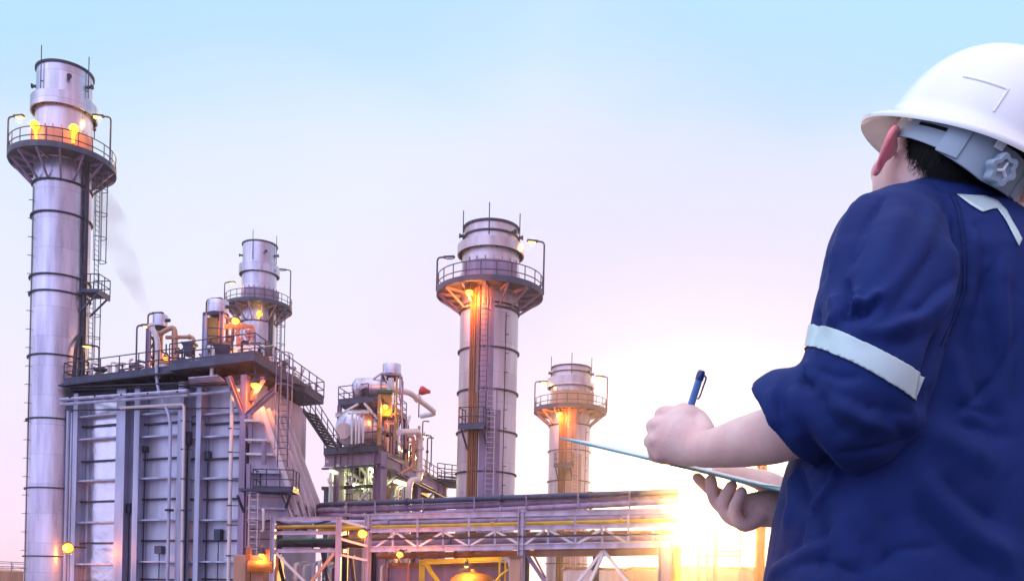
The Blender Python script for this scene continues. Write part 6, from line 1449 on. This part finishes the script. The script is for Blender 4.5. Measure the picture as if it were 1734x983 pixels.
m = MB(); allr = outer; n0 = len(outer)
vs = [gs_(*p) for r_ in outer for p in r_] + [gs_(0, 0, .130 + .0045)]
top_i = len(outer) * NA
fs = [(i * NA + k, i * NA + (k + 1) % NA, (i + 1) * NA + (k + 1) % NA, (i + 1) * NA + k) for i in range(n0 - 1) for k in range(NA)] + [((n0 - 1) * NA + k, (n0 - 1) * NA + (k + 1) % NA, top_i) for k in range(NA)]
b0_ = len(vs); vs += [gs_(*p) for r_ in inner for p in r_]; vs.append(gs_(0, 0, .127)); ti = len(vs) - 1; n1 = len(inner)
fs += [(b0_ + i * NA + k, b0_ + (i + 1) * NA + k, b0_ + (i + 1) * NA + (k + 1) % NA, b0_ + i * NA + (k + 1) % NA) for i in range(n1 - 1) for k in range(NA)] + [(b0_ + k, b0_ + (k + 1) % NA, ti) for k in range(NA)]
fs += [(b0_ + (n1 - 1) * NA + k, k, (k + 1) % NA, b0_ + (n1 - 1) * NA + (k + 1) % NA) for k in range(NA)]
m.add(vs, fs); shell_o = m.build('hat_shell', 'helmet', hat, angle=80)
# raised frame on the left rear side of the shell
def on_shell(t, k, off=-.0004):
    p = shell_pt(t, k); q1, q2 = shell_pt(t + .02, k), shell_pt(t, k + .02); n = (q1 - p).cross(q2 - p).normalized(); n = n if n.dot(p) > 0 else -n
    return gs_(*(p + n * off))
t0_, t1_, k0_, k1_ = R(103), R(136), .05, .20
path = [on_shell(t0_ + (t1_ - t0_) * i / 10, k1_) for i in range(11)] + [on_shell(t1_, k1_ - (k1_ - k0_) * i / 6) for i in range(1, 7)]
m = MB(); m.tube(path, .0019, 10); m.build('raised_frame', 'helmet', shell_o)
hcq = hp_(-.003, -.009, .012) - HC; BOF, BOL = hcq.dot(GF), hcq.dot(GL)
# headband and rear ratchet
def band(t0, t1, lo, hi, off, th, name, mm, par, lip=None, n=36):
    b = MB(); rows_ = []
    for i in range(n + 1):
        t = t0 + (t1 - t0) * i / n; c, s = math.cos(t), math.sin(t); rr = 1 / math.sqrt((c / (.104 + off)) ** 2 + (s / (.0835 + off)) ** 2)
        l_, h_ = lo(t), hi(t); rows_.append([g_((rr + a) * c + BOF, (rr + a) * s + BOL, z) for a, z in ((0, l_), (0, h_), (-th, h_), (-th, l_))])
    vs = [p for r_ in rows_ for p in r_]
    fs = [(i * 4 + j, i * 4 + (j + 1) % 4, (i + 1) * 4 + (j + 1) % 4, (i + 1) * 4 + j) for i in range(n) for j in range(4)] + [(0, 3, 2, 1), (n * 4, n * 4 + 1, n * 4 + 2, n * 4 + 3)]
    b.add(vs, fs); return b.build(name, mm, par, angle=50, bevel=.0008)
hb_ = band(R(58), R(150), lambda t: -.043 - .006 * max(0, -math.cos(t)), lambda t: -.010, .0, .0025, 'headband', 'band', hat)
band(R(172), R(302), lambda t: -.043 - .006 * max(0, -math.cos(t)), lambda t: -.010, .0, .0025, 'headband', 'band', hat)
band(R(122), R(204), lambda t: -.058 + .012 * abs(t - R(162)), lambda t: -.012, .004, .0035, 'rear_strap', 'band', hat)
band(R(92), R(122), lambda t: -.026, lambda t: -.0215, .0006, .002, 'strap_slot', 'hair', hb_)
for tc_ in (R(132), R(196)):
    band(tc_ - R(8), tc_ + R(8), lambda t: -.051, lambda t: -.010, .0065, .003, 'strap_guide', 'band', hat, n=10)
ka = R(164); kax = (GF * math.cos(ka) + GL * math.sin(ka)).normalized(); kc = g_(-.1115 * abs(math.cos(ka)) + BOF, .092 * math.sin(ka) + BOL, -.040)
m = MB(); nlb = 48; prof_r = lambda a: .0175 + .0022 * math.cos(6 * a)
kx, ky = kax.cross(GU).normalized(), GU
rg = []
for (dz, sc_) in ((0, 1.0), (.012, 1.0), (.0145, .92), (.0145, .62), (.010, .55)):
    rg.append([kc + kx * math.cos(a) * prof_r(a) * sc_ + ky * math.sin(a) * prof_r(a) * sc_ + kax * dz for a in [2 * math.pi * i / nlb for i in range(nlb)]])
loft(m, rg); kn_o = m.build('ratchet_knob', 'band', hat, angle=40)
for k in range(3):
    a = R(90 + 120 * k); m = MB(); m.bar(kc + kax * .0115, kc + kax * .0115 + (kx * math.cos(a) + ky * math.sin(a)) * .009, .003, .003); m.build('knob_spoke', 'whitetab', kn_o, smooth=False)
for tc_ in (R(150), R(178), R(80), R(264)):
    c, s = math.cos(tc_), math.sin(tc_); rr = rim_r(tc_) - .004; q = gs_(rr * c, rr * s, -.012); e = (GF * c + GL * s).normalized(); ta = e.cross(GU)
    m = MB(); m.box(q, .003, .012, .022, e, ta, GU); m.cyl(q + e * .001, q + e * .0035, .003, n=10); m.build('suspension_tab', 'whitetab', hat, bevel=.001)
# ---- clipboard with paper, pen
bA, bB = P(946, 741, 1.52), P(1326, 832, 1.33); ax_ = (bB - bA).normalized(); BLn = (bB - bA).length
wC = P(1078, 764, 1.70) - bA; wC = (wC - ax_ * wC.dot(ax_)); BW = wC.length; wC.normalize(); bn = ax_.cross(wC).normalized(); bn = bn if bn.z > 0 else -bn
bd = thing('clipboard', 'thin teal clipboard with white paper held almost edge on in the worker\'s hands', 'clipboard', (bA + bB) / 2)
cen = (bA + bB) / 2 + wC * BW / 2
m = MB(); m.box(cen, BLn, BW, .0028, ax_, wC, bn); m.build('board', 'board', bd, smooth=False, bevel=.001)
m = MB(); m.box(cen + bn * .0024 - ax_ * .008, BLn - .05, BW - .012, .0012, ax_, wC, bn); m.build('paper', 'paper', bd, smooth=False)
q = cen + ax_ * (BLn / 2 - .015) + bn * .005; m = MB(); m.box(q, .02, .10, .006, ax_, wC, bn); m.build('clip', 'whitetab', bd, bevel=.0015)
pt, pe = P(1188, 629, 1.405), P(1138, 786, 1.452); pd = (pe - pt).normalized(); PL_ = (pe - pt).length
pen = thing('pen', 'blue ballpoint pen with a dark cap end and clip held upright in the fist', 'pen', pe)
m = MB(); m.lathe(pt, [(.0003, .0), (.0042, .0008), (.0052, .004), (.0055, .02), (.0058, PL_ * .6), (.0056, PL_ * .85), (.002, PL_ - .004), (.0006, PL_), (.0002, PL_)], 24, axis=pd, xaxis=(1, 0, 0)); pb_ = m.build('barrel', 'penblue', pen)
m = MB(); m.lathe(pt, [(.0003, -.0025), (.0045, -.002), (.0062, .002), (.0064, .012), (.0058, .0125)], 24, axis=pd, xaxis=(1, 0, 0)); m.build('cap_end', 'pendark', pen)
cx_ = pd.cross(Vector((0, 1, 0))).normalized(); cx_ = cx_ if cx_.x > 0 else -cx_
m = MB(); m.tube([pt + pd * .004 + cx_ * .005, pt + pd * .006 + cx_ * .0095, pt + pd * .036 + cx_ * .0088, pt + pd * .040 + cx_ * .0065], .0014, 8, fillet=.003); m.build('clip', 'pendark', pen)
# ------------------------------------------------------------------ air between the camera and the plant
m = MB().box((0, 110, 18.8), 450, 350, 39.6)
for i, v in enumerate(m.v): pass
hz_m = bpy.data.materials.new('haze_air'); hz_m.use_nodes = True
t = hz_m.node_tree; t.nodes.remove(t.nodes['Principled BSDF'])
pv = t.nodes.new('ShaderNodeVolumePrincipled'); pv.inputs['Color'].default_value = (0.95, 0.88, 0.95, 1)
pv.inputs['Density'].default_value = HAZE_DENSITY; pv.inputs['Anisotropy'].default_value = HAZE_G
t.links.new(pv.outputs[0], t.nodes['Material Output'].inputs['Volume'])
M['haze'] = hz_m
hz = m.build('haze', 'haze', smooth=False)
tag(hz, kind='stuff')
